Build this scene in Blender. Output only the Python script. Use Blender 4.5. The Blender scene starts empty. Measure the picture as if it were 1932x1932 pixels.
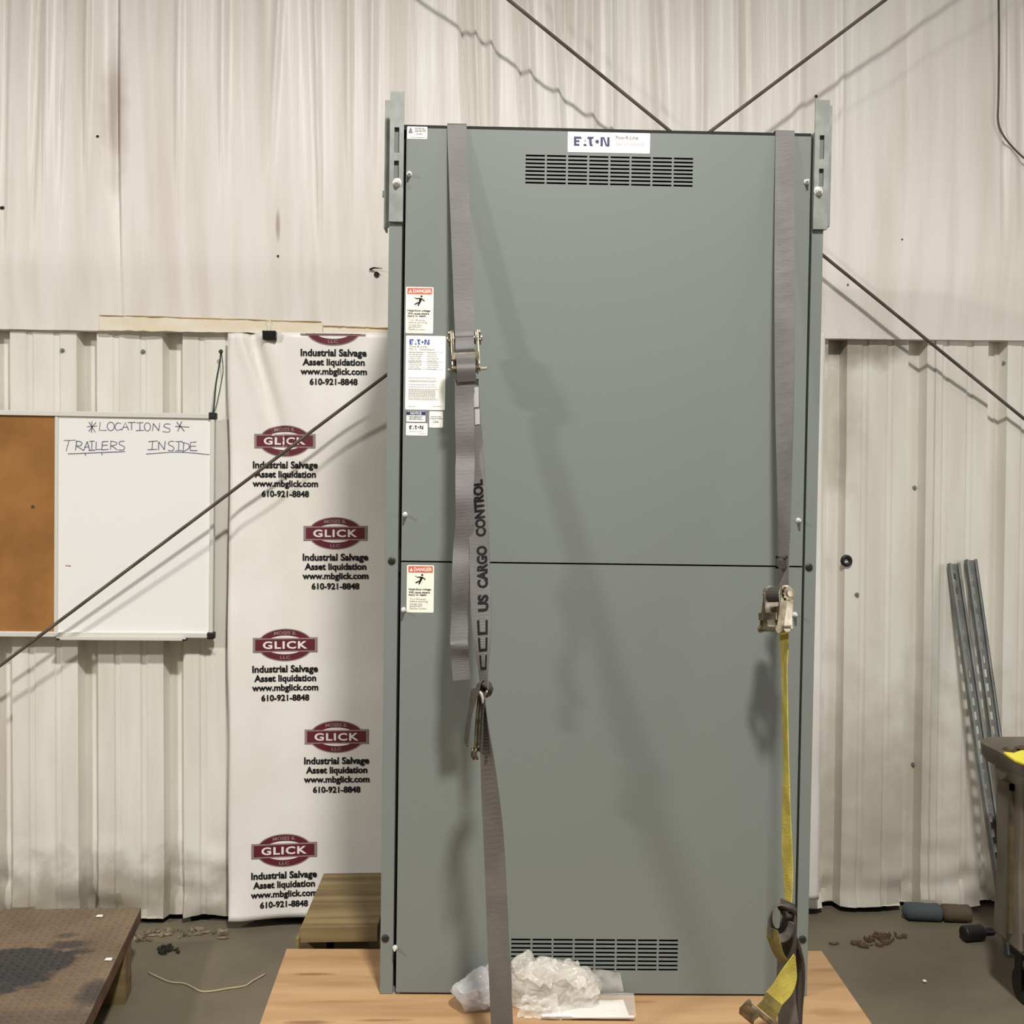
import bpy, bmesh, math, random
from mathutils import Vector, Matrix, Euler, noise
random.seed(7)
SC = bpy.context.scene
COL = SC.collection
V = Vector

# ------------------------------------------------------------------ camera
F = 2084.0
CAM = V((0.0, -4.0534, 1.6061))
yaw, pitch, roll = 0.0507, -0.0241, 0.0047
AX = V((math.sin(yaw)*math.cos(pitch), math.cos(yaw)*math.cos(pitch), math.sin(pitch)))
_r = V((math.cos(yaw), -math.sin(yaw), 0)); _u = _r.cross(AX)
RX = _r*math.cos(roll) + _u*math.sin(roll)
UX = -_r*math.sin(roll) + _u*math.cos(roll)
cd = bpy.data.cameras.new('camera'); cam = bpy.data.objects.new('camera', cd); COL.objects.link(cam)
m3 = Matrix((RX, UX, -AX)).transposed()
cam.matrix_world = Matrix.Translation(CAM) @ m3.to_4x4()
cd.sensor_fit = 'HORIZONTAL'; cd.sensor_width = 36.0; cd.lens = 36.0*F/1932.0
cd.clip_start = 0.05
SC.camera = cam

# ------------------------------------------------------------------ world, lamps, exposure
w = bpy.data.worlds.new('hall_ambient'); SC.world = w; w.use_nodes = True
bg = w.node_tree.nodes['Background']
bg.inputs[0].default_value = (1.0, 0.98, 0.955, 1); bg.inputs[1].default_value = 0.205
def lamp(name, loc, size, power, col, rot=(0, 0, 0)):
    l = bpy.data.lights.new(name, 'AREA'); l.shape = 'DISK'; l.size = size; l.energy = power; l.color = col
    o = bpy.data.objects.new(name, l); o.location = loc; o.rotation_euler = rot; COL.objects.link(o)
lamp('high_bay_lamp', (0.45, -3.65, 4.75), 0.40, 395, (1.0, 0.98, 0.945), (math.radians(-13), math.radians(6), 0))
lamp('side_bay_lamp', (-4.7, -4.2, 3.95), 0.5, 320, (1.0, 0.98, 0.945), (math.radians(-10), math.radians(-16), 0))
lamp('right_fill_light', (5.6, -4.2, 2.2), 2.6, 66, (1.0, 0.98, 0.95), (math.radians(74), 0, math.radians(52)))  # soft fill light added at the right to brighten that wall
SC.view_settings.view_transform = 'Standard'; SC.view_settings.look = 'None'
SC.view_settings.exposure = -0.08; SC.view_settings.gamma = 1.0
SC.view_settings.use_curve_mapping = False

# ------------------------------------------------------------------ point helpers
def ray(px, py):
    return (AX + RX*((px-966.0)/F) - UX*((py-966.0)/F))
def atY(px, py, y):
    d = ray(px, py); return CAM + d*((y-CAM.y)/d.y)
def atZ(px, py, z):
    d = ray(px, py); return CAM + d*((z-CAM.z)/d.z)
HB = 0.2593; CW = 1.1374; CH = 2.286
CABM = Matrix.Translation((-0.1972, -1.1489, HB)) @ Euler((0, 0.0101, -0.0299)).to_matrix().to_4x4()
CABI = CABM.inverted(); CX = (CABM.to_3x3() @ V((1, 0, 0))); CN = (CABM.to_3x3() @ V((0, -1, 0))); CZ = (CABM.to_3x3() @ V((0, 0, 1)))
def lc(px, py, yl=0.0):
    o = CABI @ CAM; d = CABI.to_3x3() @ ray(px, py)
    return o + d*((yl-o.y)/d.y)
def atH(px, py):
    q = lc3(px, py); return q
def lc3(px, py):
    o = CABI @ CAM; d = CABI.to_3x3() @ ray(px, py); return CABM @ (o + d*((-.0005-o.z)/d.z))
def hz(x): return HB-.0005-.0101*(x+.1972)
def pf(px, py, off):
    return CABM @ lc(px, py, -off)

# ------------------------------------------------------------------ materials
def srgb(r, g, b):
    f = lambda c: ((c/255)/12.92 if c/255 <= .04045 else (((c/255)+.055)/1.055)**2.4)
    return (f(r), f(g), f(b), 1)
def mat(name, col, rough=.6, metal=0, spec=.5, var=None, vscale=(1, 1, 1), vs=6, vlo=.4, vhi=.65, bump=0, bscale=60, bvec=(1, 1, 1), bdist=.004, alpha=1, detail=6):
    m = bpy.data.materials.new(name); m.use_nodes = True; nt = m.node_tree; N = nt.nodes; L = nt.links
    p = N['Principled BSDF']
    p.inputs['Base Color'].default_value = col; p.inputs['Roughness'].default_value = rough
    p.inputs['Metallic'].default_value = metal; p.inputs['Specular IOR Level'].default_value = spec
    p.inputs['Alpha'].default_value = alpha
    tc = None
    if var is not None or bump:
        tc = N.new('ShaderNodeTexCoord')
    if var is not None:
        mp = N.new('ShaderNodeMapping'); mp.inputs['Scale'].default_value = vscale; L.new(tc.outputs['Object'], mp.inputs[0])
        nz = N.new('ShaderNodeTexNoise'); nz.inputs['Scale'].default_value = vs; nz.inputs['Detail'].default_value = detail; L.new(mp.outputs[0], nz.inputs[0])
        cr = N.new('ShaderNodeValToRGB'); cr.color_ramp.elements[0].position = vlo; cr.color_ramp.elements[1].position = vhi
        cr.color_ramp.elements[0].color = var; cr.color_ramp.elements[1].color = col
        L.new(nz.outputs[0], cr.inputs[0]); L.new(cr.outputs[0], p.inputs['Base Color'])
    if bump:
        mp2 = N.new('ShaderNodeMapping'); mp2.inputs['Scale'].default_value = bvec; L.new(tc.outputs['Object'], mp2.inputs[0])
        nb = N.new('ShaderNodeTexNoise'); nb.inputs['Scale'].default_value = bscale; nb.inputs['Detail'].default_value = 4; L.new(mp2.outputs[0], nb.inputs[0])
        b = N.new('ShaderNodeBump'); b.inputs['Strength'].default_value = bump; b.inputs['Distance'].default_value = bdist
        L.new(nb.outputs[0], b.inputs['Height']); L.new(b.outputs[0], p.inputs['Normal'])
    m['p'] = 1
    return m
def stain_shade(m, centre, radii, col, edge=.15, nscale=14, namp=.5, plane='xy'):
    """stains and painted shade, each with a shape of its own, in object space"""
    nt = m.node_tree; N = nt.nodes; L = nt.links; p = N['Principled BSDF']
    tc = N.new('ShaderNodeTexCoord'); mp = N.new('ShaderNodeMapping')
    mp.vector_type = 'POINT'
    sc = [1/r for r in radii]; mp.inputs['Scale'].default_value = sc
    mp.inputs['Location'].default_value = [-c*s for c, s in zip(centre, sc)]
    L.new(tc.outputs['Object'], mp.inputs[0])
    ln = N.new('ShaderNodeVectorMath'); ln.operation = 'LENGTH'; L.new(mp.outputs[0], ln.inputs[0])
    nz = N.new('ShaderNodeTexNoise'); nz.inputs['Scale'].default_value = nscale; nz.inputs['Detail'].default_value = 5; L.new(tc.outputs['Object'], nz.inputs[0])
    ma = N.new('ShaderNodeMath'); ma.operation = 'MULTIPLY_ADD'; ma.inputs[1].default_value = namp*2; ma.inputs[2].default_value = -namp
    L.new(nz.outputs[0], ma.inputs[0])
    ad = N.new('ShaderNodeMath'); ad.operation = 'ADD'; L.new(ln.outputs['Value'], ad.inputs[0]); L.new(ma.outputs[0], ad.inputs[1])
    mr = N.new('ShaderNodeMapRange'); mr.inputs[1].default_value = 1-edge; mr.inputs[2].default_value = 1+edge; mr.inputs[3].default_value = 1; mr.inputs[4].default_value = 0
    L.new(ad.outputs[0], mr.inputs[0])
    mx = N.new('ShaderNodeMix'); mx.data_type = 'RGBA'
    bc = p.inputs['Base Color']
    if bc.is_linked:
        L.new(bc.links[0].from_socket, mx.inputs[6])
    else:
        mx.inputs[6].default_value = bc.default_value
    mul = N.new('ShaderNodeMath'); mul.operation = 'MULTIPLY'; mul.inputs[1].default_value = col[3]; L.new(mr.outputs[0], mul.inputs[0])
    L.new(mul.outputs[0], mx.inputs[0]); mx.inputs[7].default_value = (*col[:3], 1)
    L.new(mx.outputs[2], bc)

M = {}
M['liner'] = mat('white_vinyl_liner', srgb(238, 232, 224), .42, var=srgb(225, 216, 203), vscale=(3, 1, .25), vs=5, vlo=.3, vhi=.6, bump=.35, bscale=26, bvec=(3, 1, .12), bdist=.004)
M['panel'] = mat('painted_steel_panel', srgb(230, 226, 214), .5, var=srgb(214, 208, 194), vscale=(2.5, 1, .35), vs=4, vlo=.3, vhi=.62, bump=.1, bscale=20, bvec=(2, 1, .5))
M['gap'] = mat('dark_wall_cavity', srgb(40, 36, 30), .9)
M['floor'] = mat('worn_concrete', srgb(115, 106, 87), .75, var=srgb(92, 84, 67), vs=2.2, vlo=.3, vhi=.7, bump=.15, bscale=90)
M['tape'] = mat('yellowed_tape', srgb(234, 226, 211), .5, var=srgb(227, 213, 186), vscale=(1, 1, 4), vs=5)
M['rust'] = mat('rust_line', srgb(206, 178, 122), .8, var=srgb(160, 128, 84), vscale=(1, 1, 1), vs=12)
M['banner'] = mat('vinyl_banner', srgb(240, 236, 229), .45, var=srgb(231, 225, 215), vs=3, bump=.06, bscale=8)
M['maroon'] = mat('maroon_print', srgb(98, 27, 42), .5)
M['pgrey'] = mat('grey_print', srgb(150, 132, 128), .5)
M['pwhite'] = mat('white_print', srgb(236, 228, 222), .5)
M['black'] = mat('black_print', srgb(16, 15, 14), .6, spec=.25)
M['cab'] = mat('grey_cabinet_paint', srgb(115, 120, 115), .42, spec=.4, bump=.05, bscale=400)
M['galv'] = mat('grey_bracket_steel', srgb(150, 152, 147), .42, metal=.25, var=srgb(132, 134, 128), vs=20)
M['dark'] = mat('dark_recess', srgb(22, 20, 16), .8)
M['zinc'] = mat('bright_zinc', srgb(225, 224, 220), .3, metal=.45)
M['rubber'] = mat('black_rubber', srgb(24, 22, 21), .5)
M['label'] = mat('white_label', srgb(240, 237, 226), .4)
M['labelcream'] = mat('cream_label', srgb(238, 232, 214), .4)
M['red'] = mat('red_print', srgb(214, 92, 66), .5)
M['blue'] = mat('blue_print', srgb(32, 62, 150), .5)
M['navy'] = mat('navy_print', srgb(38, 42, 82), .5)
M['tgrey'] = mat('grey_text', srgb(118, 116, 112), .5)
M['lgrey'] = mat('pale_grey_text', srgb(168, 166, 162), .5)
M['web'] = mat('grey_webbing', srgb(107, 103, 101), .6, spec=.45, var=srgb(95, 91, 89), vs=9, bump=.3, bscale=160, bvec=(.3, .3, 1.6), bdist=.002)
M['web2'] = mat('dusty_webbing', srgb(92, 85, 78), .75, var=srgb(80, 73, 66), vs=10, bump=.3, bscale=160, bvec=(.3, .3, 1.6), bdist=.002)
M['webdark'] = mat('dark_webbing', srgb(62, 56, 50), .8, bump=.3, bscale=160)
M['yellow'] = mat('yellow_webbing', srgb(186, 170, 72), .75, var=srgb(156, 140, 56), vs=18, bump=.3, bscale=150)
M['ydark'] = mat('dark_yellow_webbing', srgb(120, 108, 46), .8, var=srgb(92, 82, 40), vs=18, bump=.3, bscale=150)  # darker yellow than the main webbing
M['steel'] = mat('plated_steel', srgb(196, 186, 168), .34, metal=.6, var=srgb(140, 128, 108), vs=25)
M['brass'] = mat('yellow_plated_steel', srgb(150, 140, 116), .34, metal=.75, var=srgb(92, 82, 64), vs=30)
M['rod'] = mat('dark_steel_rod', srgb(104, 94, 82), .6, metal=.2, var=srgb(82, 72, 62), vs=14)
M['cork'] = mat('cork', srgb(164, 113, 58), .9, var=srgb(138, 92, 44), vs=5, vlo=.35, vhi=.65, bump=.3, bscale=220)
M['wb'] = mat('whiteboard_enamel', srgb(240, 238, 233), .25, spec=.5)
M['frame'] = mat('silver_frame', srgb(222, 219, 209), .4, metal=.15)
M['ink'] = mat('marker_ink', srgb(112, 112, 132), .6)
M['redink'] = mat('red_marker_ink', srgb(150, 90, 90), .6)
M['ply'] = mat('pale_plywood', srgb(178, 144, 103), .65, var=srgb(154, 118, 79), vscale=(.35, 3.2, 3), vs=5, vlo=.32, vhi=.62, bump=.1, bscale=40, bvec=(.3, 3, 1))
M['lumber'] = mat('weathered_lumber', srgb(132, 112, 74), .75, var=srgb(100, 82, 52), vscale=(.3, 4, 4), vs=7, vlo=.35, vhi=.65, bump=.15, bscale=40, bvec=(.3, 3, 1))
M['plate'] = mat('rusty_tread_plate', srgb(124, 104, 82), .6, metal=.1, var=srgb(102, 84, 65), vs=4, vlo=.35, vhi=.65)
M['rustyedge'] = mat('rusty_steel_edge', srgb(112, 78, 50), .7, var=srgb(84, 56, 36), vs=12)
M['bag'] = mat('clear_plastic_film', srgb(232, 226, 214), .25, spec=.6, alpha=.36, bump=.35, bscale=30, bdist=.012)
M['bag2'] = mat('hazy_plastic_film', srgb(206, 204, 204), .22, spec=.6, alpha=.5, bump=.3, bscale=26, bdist=.012)
M['film'] = mat('thin_clear_film', srgb(225, 222, 212), .12, spec=.7, alpha=.35, bump=.3, bscale=20)
M['paper'] = mat('white_paper', srgb(240, 236, 228), .6)
M['cart'] = mat('grey_moulded_plastic', srgb(116, 108, 92), .6, var=srgb(100, 92, 77), vs=8, bump=.1, bscale=120)
M['cartdark'] = mat('shaded_channel', srgb(104, 92, 64), .8, var=srgb(70, 60, 40), vs=14)  # dark tone for the shade in the cart posts' channel
M['hiyel'] = mat('bright_yellow_cloth', srgb(236, 222, 70), .7)
M['strut'] = mat('galvanised_strut', srgb(142, 144, 140), .5, metal=.15, var=srgb(118, 120, 117), vs=12)
M['bluefab'] = mat('blue_grey_fabric', srgb(72, 80, 81), .9, bump=.4, bscale=60)
M['brownfab'] = mat('brown_fabric', srgb(84, 72, 54), .9, bump=.4, bscale=60)
M['leaf'] = mat('dry_debris', srgb(88, 70, 48), .9)
M['grit'] = mat('pale_grit', srgb(146, 132, 106), .9, var=srgb(96, 84, 62), vs=30)
M['cord'] = mat('green_cord', srgb(52, 66, 52), .8)
M['string'] = mat('pale_string', srgb(172, 160, 128), .8)
M['crease'] = mat('liner_seam_dirt', srgb(150, 138, 120), .7)

# ------------------------------------------------------------------ mesh helpers
class MB:
    def __init__(s): s.v = []; s.f = []; s.m = []
    def add(s, vs, fs, mi=0):
        n = len(s.v); s.v += [V(a) for a in vs]
        for f in fs: s.f.append([n+i for i in f]); s.m.append(mi)
        return s
    def box(s, a, b, mi=0, T=None):
        x0, y0, z0 = a; x1, y1, z1 = b
        vs = [V(p) for p in ((x0,y0,z0),(x1,y0,z0),(x1,y1,z0),(x0,y1,z0),(x0,y0,z1),(x1,y0,z1),(x1,y1,z1),(x0,y1,z1))]
        if T: vs = [T @ p for p in vs]
        return s.add(vs, [(0,3,2,1),(4,5,6,7),(0,1,5,4),(1,2,6,5),(2,3,7,6),(3,0,4,7)], mi)
    def hexa(s, bot, top, mi=0):
        """prism between two loops of the same length"""
        n = len(bot)
        return s.add(list(bot)+list(top), [tuple(range(n-1, -1, -1)), tuple(range(n, 2*n))] + [(i, (i+1) % n, n+(i+1) % n, n+i) for i in range(n)], mi)
    def cyl(s, a, b, r, n=12, mi=0, r2=None):
        a = V(a); b = V(b); d = (b-a).normalized(); p = d.orthogonal().normalized(); q = d.cross(p); r2 = r if r2 is None else r2
        L = lambda c, rr: [c + (p*math.cos(2*math.pi*i/n)+q*math.sin(2*math.pi*i/n))*rr for i in range(n)]
        return s.hexa(L(a, r), L(b, r2), mi)
    def tube(s, pts, r, n=8, mi=0, closed=False):
        pts = [V(p) for p in pts]; k = len(pts); rs = r if isinstance(r, (list, tuple)) else [r]*k
        rings = []; pp = None
        for i, c in enumerate(pts):
            if closed: t = (pts[(i+1) % k]-pts[i-1]).normalized()
            else: t = (pts[min(i+1, k-1)]-pts[max(i-1, 0)]).normalized()
            if pp is None: pp = t.orthogonal().normalized()
            pp = (pp - t*pp.dot(t)).normalized(); q = t.cross(pp)
            rings.append([c+(pp*math.cos(2*math.pi*j/n)+q*math.sin(2*math.pi*j/n))*rs[i] for j in range(n)])
        vs = [p for R_ in rings for p in R_]; fs = []
        for i in range(k if closed else k-1):
            a = i*n; b = ((i+1) % k)*n
            fs += [(a+j, a+(j+1) % n, b+(j+1) % n, b+j) for j in range(n)]
        if not closed: fs += [tuple(range(n-1, -1, -1)), tuple(range((k-1)*n, k*n))]
        return s.add(vs, fs, mi)
    def ribbon(s, C, Wd, th, mi=0):
        """flat strap: centres C, half width vectors Wd, thickness th"""
        k = len(C); vs = []
        for i in range(k):
            t = (C[min(i+1, k-1)]-C[max(i-1, 0)]).normalized(); nn = t.cross(Wd[i]).normalized()*(th/2)
            vs += [C[i]-Wd[i]-nn, C[i]+Wd[i]-nn, C[i]+Wd[i]+nn, C[i]-Wd[i]+nn]
        fs = []
        for i in range(k-1):
            a = 4*i; fs += [(a+j, a+(j+1) % 4, a+4+(j+1) % 4, a+4+j) for j in range(4)]
        fs += [(3, 2, 1, 0), tuple(4*(k-1)+j for j in range(4))]
        return s.add(vs, fs, mi)
    def blob(s, c, r, sub=2, amp=0, fr=8, mi=0, flat=None):
        bm = bmesh.new(); bmesh.ops.create_icosphere(bm, subdivisions=sub, radius=1)
        r = V(r) if isinstance(r, (tuple, list, Vector)) else V((r, r, r)); c = V(c); vs = []
        bm.verts.index_update()
        for v in bm.verts:
            p = v.co.normalized(); k = 1+amp*noise.noise(V((p.x*fr+c.x*31, p.y*fr+c.y*17, p.z*fr)))
            q = V((p.x*r.x, p.y*r.y, p.z*r.z))*k + c
            if flat is not None and q.z < flat: q.z = flat + .001*noise.noise(q*50)
            vs.append(q)
        fs = [[v.index for v in f.verts] for f in bm.faces]; bm.free()
        return s.add(vs, fs, mi)

def chain(o):
    Mx = Matrix.Identity(4)
    while o: Mx = o.matrix_basis @ Mx; o = o.parent
    return Mx
def obj(name, mb, mats, parent=None, smooth=False, local=False, bevel=0, origin=None):
    me = bpy.data.meshes.new(name); vs = mb.v
    if parent is not None and not local:
        I = chain(parent).inverted(); vs = [I @ v for v in vs]
    if origin is not None: vs = [v-V(origin) for v in vs]
    me.from_pydata([tuple(v) for v in vs], [], mb.f)
    if not isinstance(mats, (list, tuple)): mats = [mats]
    for m in mats: me.materials.append(m)
    me.polygons.foreach_set('material_index', mb.m)
    bm = bmesh.new(); bm.from_mesh(me); bmesh.ops.recalc_face_normals(bm, faces=bm.faces); bm.to_mesh(me); bm.free()
    if smooth:
        me.polygons.foreach_set('use_smooth', [True]*len(me.polygons))
    me.update()
    o = bpy.data.objects.new(name, me); COL.objects.link(o)
    if parent is not None: o.parent = parent
    if origin is not None: o.location = origin
    if bevel:
        b = o.modifiers.new('edge', 'BEVEL'); b.width = bevel; b.segments = 2; b.limit_method = 'ANGLE'
    return o
def smooth_angle(o, ang=35):
    o.data.polygons.foreach_set('use_smooth', [True]*len(o.data.polygons))
    bm = bmesh.new(); bm.from_mesh(o.data)
    for e in bm.edges:
        if len(e.link_faces) == 2 and e.calc_face_angle(0) > math.radians(ang): e.smooth = False
    bm.to_mesh(o.data); bm.free()
def tag(o, label, cat, group=None):
    o['label'] = label; o['category'] = cat
    if group: o['group'] = group
    return o
def thing(name, loc, label, cat, group=None, rot=(0, 0, 0)):
    o = bpy.data.objects.new(name, None); o.location = loc; o.rotation_euler = rot; COL.objects.link(o)
    o.empty_display_size = .05
    return tag(o, label, cat, group)
def struct(name, mb, m, smooth=False, parent=None):
    o = obj(name, mb, m, parent, smooth)
    if parent is None: o['kind'] = 'structure'
    return o
def cr(pts, n=8):
    """Catmull-Rom through tuples/vectors"""
    pts = [V(p) for p in pts]; P = [pts[0]*2-pts[1]]+pts+[pts[-1]*2-pts[-2]]; out = []
    for i in range(1, len(P)-2):
        a, b, c, d = P[i-1:i+3]
        for j in range(n):
            t = j/n; out.append(.5*((2*b)+(c-a)*t+(2*a-5*b+4*c-d)*t*t+(3*b-a-3*c+d)*t**3))
    out.append(pts[-1]); return out
def text_geo(body, width=None, height=None, bold=0.0, align='CENTER', shear=0, space=1.0):
    """flat lettering as (verts2d, faces), scaled to a width or a height, centred on its own box"""
    cu = bpy.data.curves.new('t', 'FONT'); cu.body = body; cu.offset = bold; cu.shear = shear; cu.space_character = space
    cu.resolution_u = 3; cu.fill_mode = 'FRONT'
    to = bpy.data.objects.new('t', cu); me = bpy.data.meshes.new_from_object(to)
    vs = [(v.co.x, v.co.y) for v in me.vertices]; fs = [list(p.vertices) for p in me.polygons]
    bpy.data.objects.remove(to); bpy.data.curves.remove(cu); bpy.data.meshes.remove(me)
    x0 = min(v[0] for v in vs); x1 = max(v[0] for v in vs); y0 = min(v[1] for v in vs); y1 = max(v[1] for v in vs)
    sx = sy = 1
    if width: sx = sy = width/(x1-x0)
    if height: sy = height/(y1-y0); sx = sx if width else sy
    return [((x-(x0+x1)/2)*sx, (y-(y0+y1)/2)*sy) for x, y in vs], fs
def n1(x, s=0.0): return noise.noise(V((x, s*7.13+.37, s*3.7+.11)))

# ================================================================== SETTING
mb = MB(); nx, ny = 2, 2
mb.add([(-6, .25, 0), (6, .25, 0), (6, -9, 0), (-6, -9, 0)], [(0, 1, 2, 3)])
fl = struct('floor', mb, M['floor'])
mb = MB(); mb.box((-6, .09, 0), (6, .12, 5.2)); struct('dark_backing_1', mb, M['gap'])  # unseen dark board added behind the wall against light leaking through

ZS = 2.1602; RIB = .3048; RX0 = -1.6323
def rib_y(x):
    """steel wall panel profile: grooves recede from the room, two small swages between them"""
    u = ((x-RX0)/RIB + .5) % 1.0 - .5; d = abs(u)*RIB
    y = 0.0
    if d < .023: y = .046
    elif d < .036: y = .046*(1-(d-.023)/.013)
    for c in (.105,):
        e = abs(d-c)
        if e < .014: y = max(y, .0045*(1-max(0, (e-.007)/.007)))
    return y
xs = []
k0 = math.floor((-4.2-RX0)/RIB); k1 = math.ceil((4.2-RX0)/RIB)
for k in range(k0, k1+1):
    c = RX0+k*RIB
    for d in (-.152, -.119, -.112, -.098, -.091, -.06, -.036, -.023, -.008, .008, .023, .036, .06, .091, .098, .112, .119): xs.append(c+d)
for px_ in (1763, 1885):
    xq = atY(px_, 800, 0).x; SEAMS = globals().get('SEAMS', [])+[xq]; xs += [xq-.0012, xq+.0012]
xs.sort()
def dent(x, z):
    d = .003*noise.noise(V((x*2.2, z*1.1, 4)))
    for xq in SEAMS: d += -.006*max(0, 1-abs(x-xq-.0012)/.06)*(x > xq)
    if z < .5: d += (.5-z)**2*.16*noise.noise(V((x*9, z*14, 1.5)))
    d += -.018*math.exp(-((x-1.42)/.03)**2-((z-1.74)/.10)**2)     # large dent by the right-hand seam
    return d
zs = [.012]+[.03+i*.022 for i in range(22)]+[.52+i*.11 for i in range(15)]+[ZS+.05]
mb = MB(); n = len(xs)
for z in zs:
    for x in xs:
        zz = z + (.012*noise.noise(V((x*6, 3, 0)))+.012 if z == zs[0] else 0)
        mb.v.append(V((x, rib_y(x)+dent(x, z), zz)))
for j in range(len(zs)-1):
    for i in range(n-1): mb.f.append([j*n+i, j*n+i+1, (j+1)*n+i+1, (j+1)*n+i]); mb.m.append(0)
wl = struct('wall_back', mb, M['panel']); smooth_angle(wl, 20)
for c, r, col in (((-1.3, 0, .06), (.5, 1, .12), (*srgb(132, 118, 92)[:3], .5)), ((1.45, 0, 2.12), (.22, 1, .06), (*srgb(110, 98, 76)[:3], .7)),
                  ((-1.25, 0, .02), (.6, 1, .2), (*srgb(128, 114, 90)[:3], .32)), ((1.6, 0, .2), (.6, 1, .55), (*srgb(176, 166, 146)[:3], .5)), ((1.38, 0, 1.85), (.12, 1, .22), (*srgb(168, 158, 138)[:3], .5))):
    stain_shade(M['panel'], c, r, col, edge=.5 if r[2] != .2 else .3, nscale=9 if r[2] != .2 else 16, namp=1.1 if r[2] != .2 else 1.15)

# upper insulation liner: vinyl sheet with hanging folds
creases = []   # (x top, x bottom, half width, depth, how far down it reaches)
rnd = random.Random(3)
def wx(px, py): return atY(px, py, -.03).x
for px0, px1, wd, dp, low in ((75, 58, .012, .013, .35), (95, 88, .008, -.010, .4), (170, 168, .010, -.012, .6), (12, 5, .014, .012, .2), (120, 110, .009, .012, .35),
                              (585, 606, .016, .009, .02), (598, 610, .007, -.012, .05), (660, 662, .012, -.012, .5), (705, 702, .012, -.016, .62),
                              (871, 893, .008, .014, .1), (896, 915, .009, -.014, .1), (976, 1008, .010, .013, .1), (925, 930, .012, -.016, .5), (995, 1015, .009, -.012, .3),
                              (1042, 1075, .01, -.012, .1), (1115, 1115, .013, -.014, .4), (1150, 1155, .009, -.012, .35), (1235, 1262, .014, .012, .12), (1320, 1318, .01, -.013, .4), (1386, 1388, .006, -.012, .5),
                              (1500, 1500, .02, -.01, .4), (1580, 1580, .01, -.008, .4), (1885, 1888, .010, .014, .3), (1920, 1925, .02, .012, .3), (530, 500, .012, -.01, .55), (425, 425, .014, -.012, .45), (345, 340, .012, -.009, .35)):
    creases.append((wx(px0, 0), wx(px1, 500), wd, dp, low))
ZT = 4.4; ZV = 3.3
def liner_y(x, z):
    h = max(0.0, (z-ZS)/(ZV-ZS))             # 0 at the seam, 1 at the top of the picture
    a = .22+1.7*min(1.2, h)
    y = -.018 - .027*min(1, h/.2) - .012*math.sin(min(1, h)*math.pi)
    y += a*(.0060*n1(x*5.5+.25*h, 1)+.0034*n1(x*15+.5*h, 2)+.0021*n1(x*38+.8*h, 3)*min(1, h*1.4))
    for xt, xb, wd, dp, low in creases:
        xc = xb+(xt-xb)*h; d = (x-xc)/wd
        if abs(d) < 3:
            k = max(0.0, min(1.0, (h-low*.6)/.5)); y += 1.7*dp*k*math.exp(-d*d)
    # lapped sheet: everything right of the lap sits proud of the sheet on its left
    xl = wx(232, 300)
    d = x-xl
    y += -(.007+.017*min(1, h*1.3))/(1+math.exp(max(-40, min(40, -d/.0022)))) + .03*math.exp(-(max(0, -d)/.035)**2)*(d < 0)*min(1, h*1.5)
    # torn pleat near the top
    xp = wx(1066, 60); zp = atY(1066, 62, 0).z
    if z > zp-.5:
        d = x-xp; kk = math.exp(-max(0, zp-z)/.12)
        y += .03*kk*math.exp(-(d/.012)**2) - .028*kk*math.exp(-((d-.035)/.02)**2)
    return y
mb = MB(); NX = 900; NZ = 64; x0, x1 = -3.6, 3.6
for j in range(NZ+1):
    z = ZS-.006+(ZT-ZS)*(j/NZ)
    for i in range(NX+1):
        x = x0+(x1-x0)*i/NX; mb.v.append(V((x, liner_y(x, z), z+(0.004*n1(x*8, 9) if j == 0 else 0))))
for j in range(NZ):
    for i in range(NX):
        a = j*(NX+1)+i; mb.f.append([a, a+1, a+NX+2, a+NX+1]); mb.m.append(0)
# short return of the sheet behind its bottom hem
b0 = len(mb.v)
for i in range(NX+1):
    v = mb.v[i]; mb.v.append(V((v.x, v.y, v.z))); mb.v.append(V((v.x, .02, v.z)))
for i in range(NX): mb.f.append([b0+2*i, b0+2*i+1, b0+2*i+3, b0+2*i+2]); mb.m.append(0)
lin = struct('wall_upper', mb, M['liner'], smooth=True)
p = atY(220, 215, -.05); stain_shade(M['liner'], (p.x, 0, p.z), (.04, 1, .22), (*srgb(150, 130, 112)[:3], .5), edge=.5, nscale=12, namp=.5)  # first patch is painted shade on the sheet left of the lap
p = atY(526, 428, -.05); stain_shade(M['liner'], (p.x, 0, p.z), (.007, 1, .05), (*srgb(160, 146, 120)[:3], .7), edge=.4, nscale=20, namp=.3)
# holes torn in the liner
def flat_disc(mb, c, r, n=14, jag=.25, sx=1, mi=0):
    mb.add([c+V((r*sx*(1+jag*n1(i*1.7, r*100))*math.cos(2*math.pi*i/n), 0, r*(1+jag*n1(i*1.3+5, r*90))*math.sin(2*math.pi*i/n))) for i in range(n)], [tuple(range(n))], mi)
mb = MB()
for px, py, r, sx in ((711, 519, .010, 1), (526, 485, .004, 1), (4, 392, .006, 1.6), (186, 259, .004, 1.3), (1535, 187, .006, .8), (1698, 454, .003, 1), (1598, 538, .004, .7)):
    c = atY(px, py, -.05); c.y = liner_y(c.x, c.z)-.003; flat_disc(mb, c, r, sx=sx)
c = atY(712, 510, -.05)
mb.tube([V((c.x-.025, liner_y(c.x-.025, c.z)-.004, c.z)), V((c.x-.01, -.075, c.z+.004)), V((c.x+.02, -.085, c.z))], [.004, .003, .001], 6)
obj('torn_hole', mb, M['dark'], lin)

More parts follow.
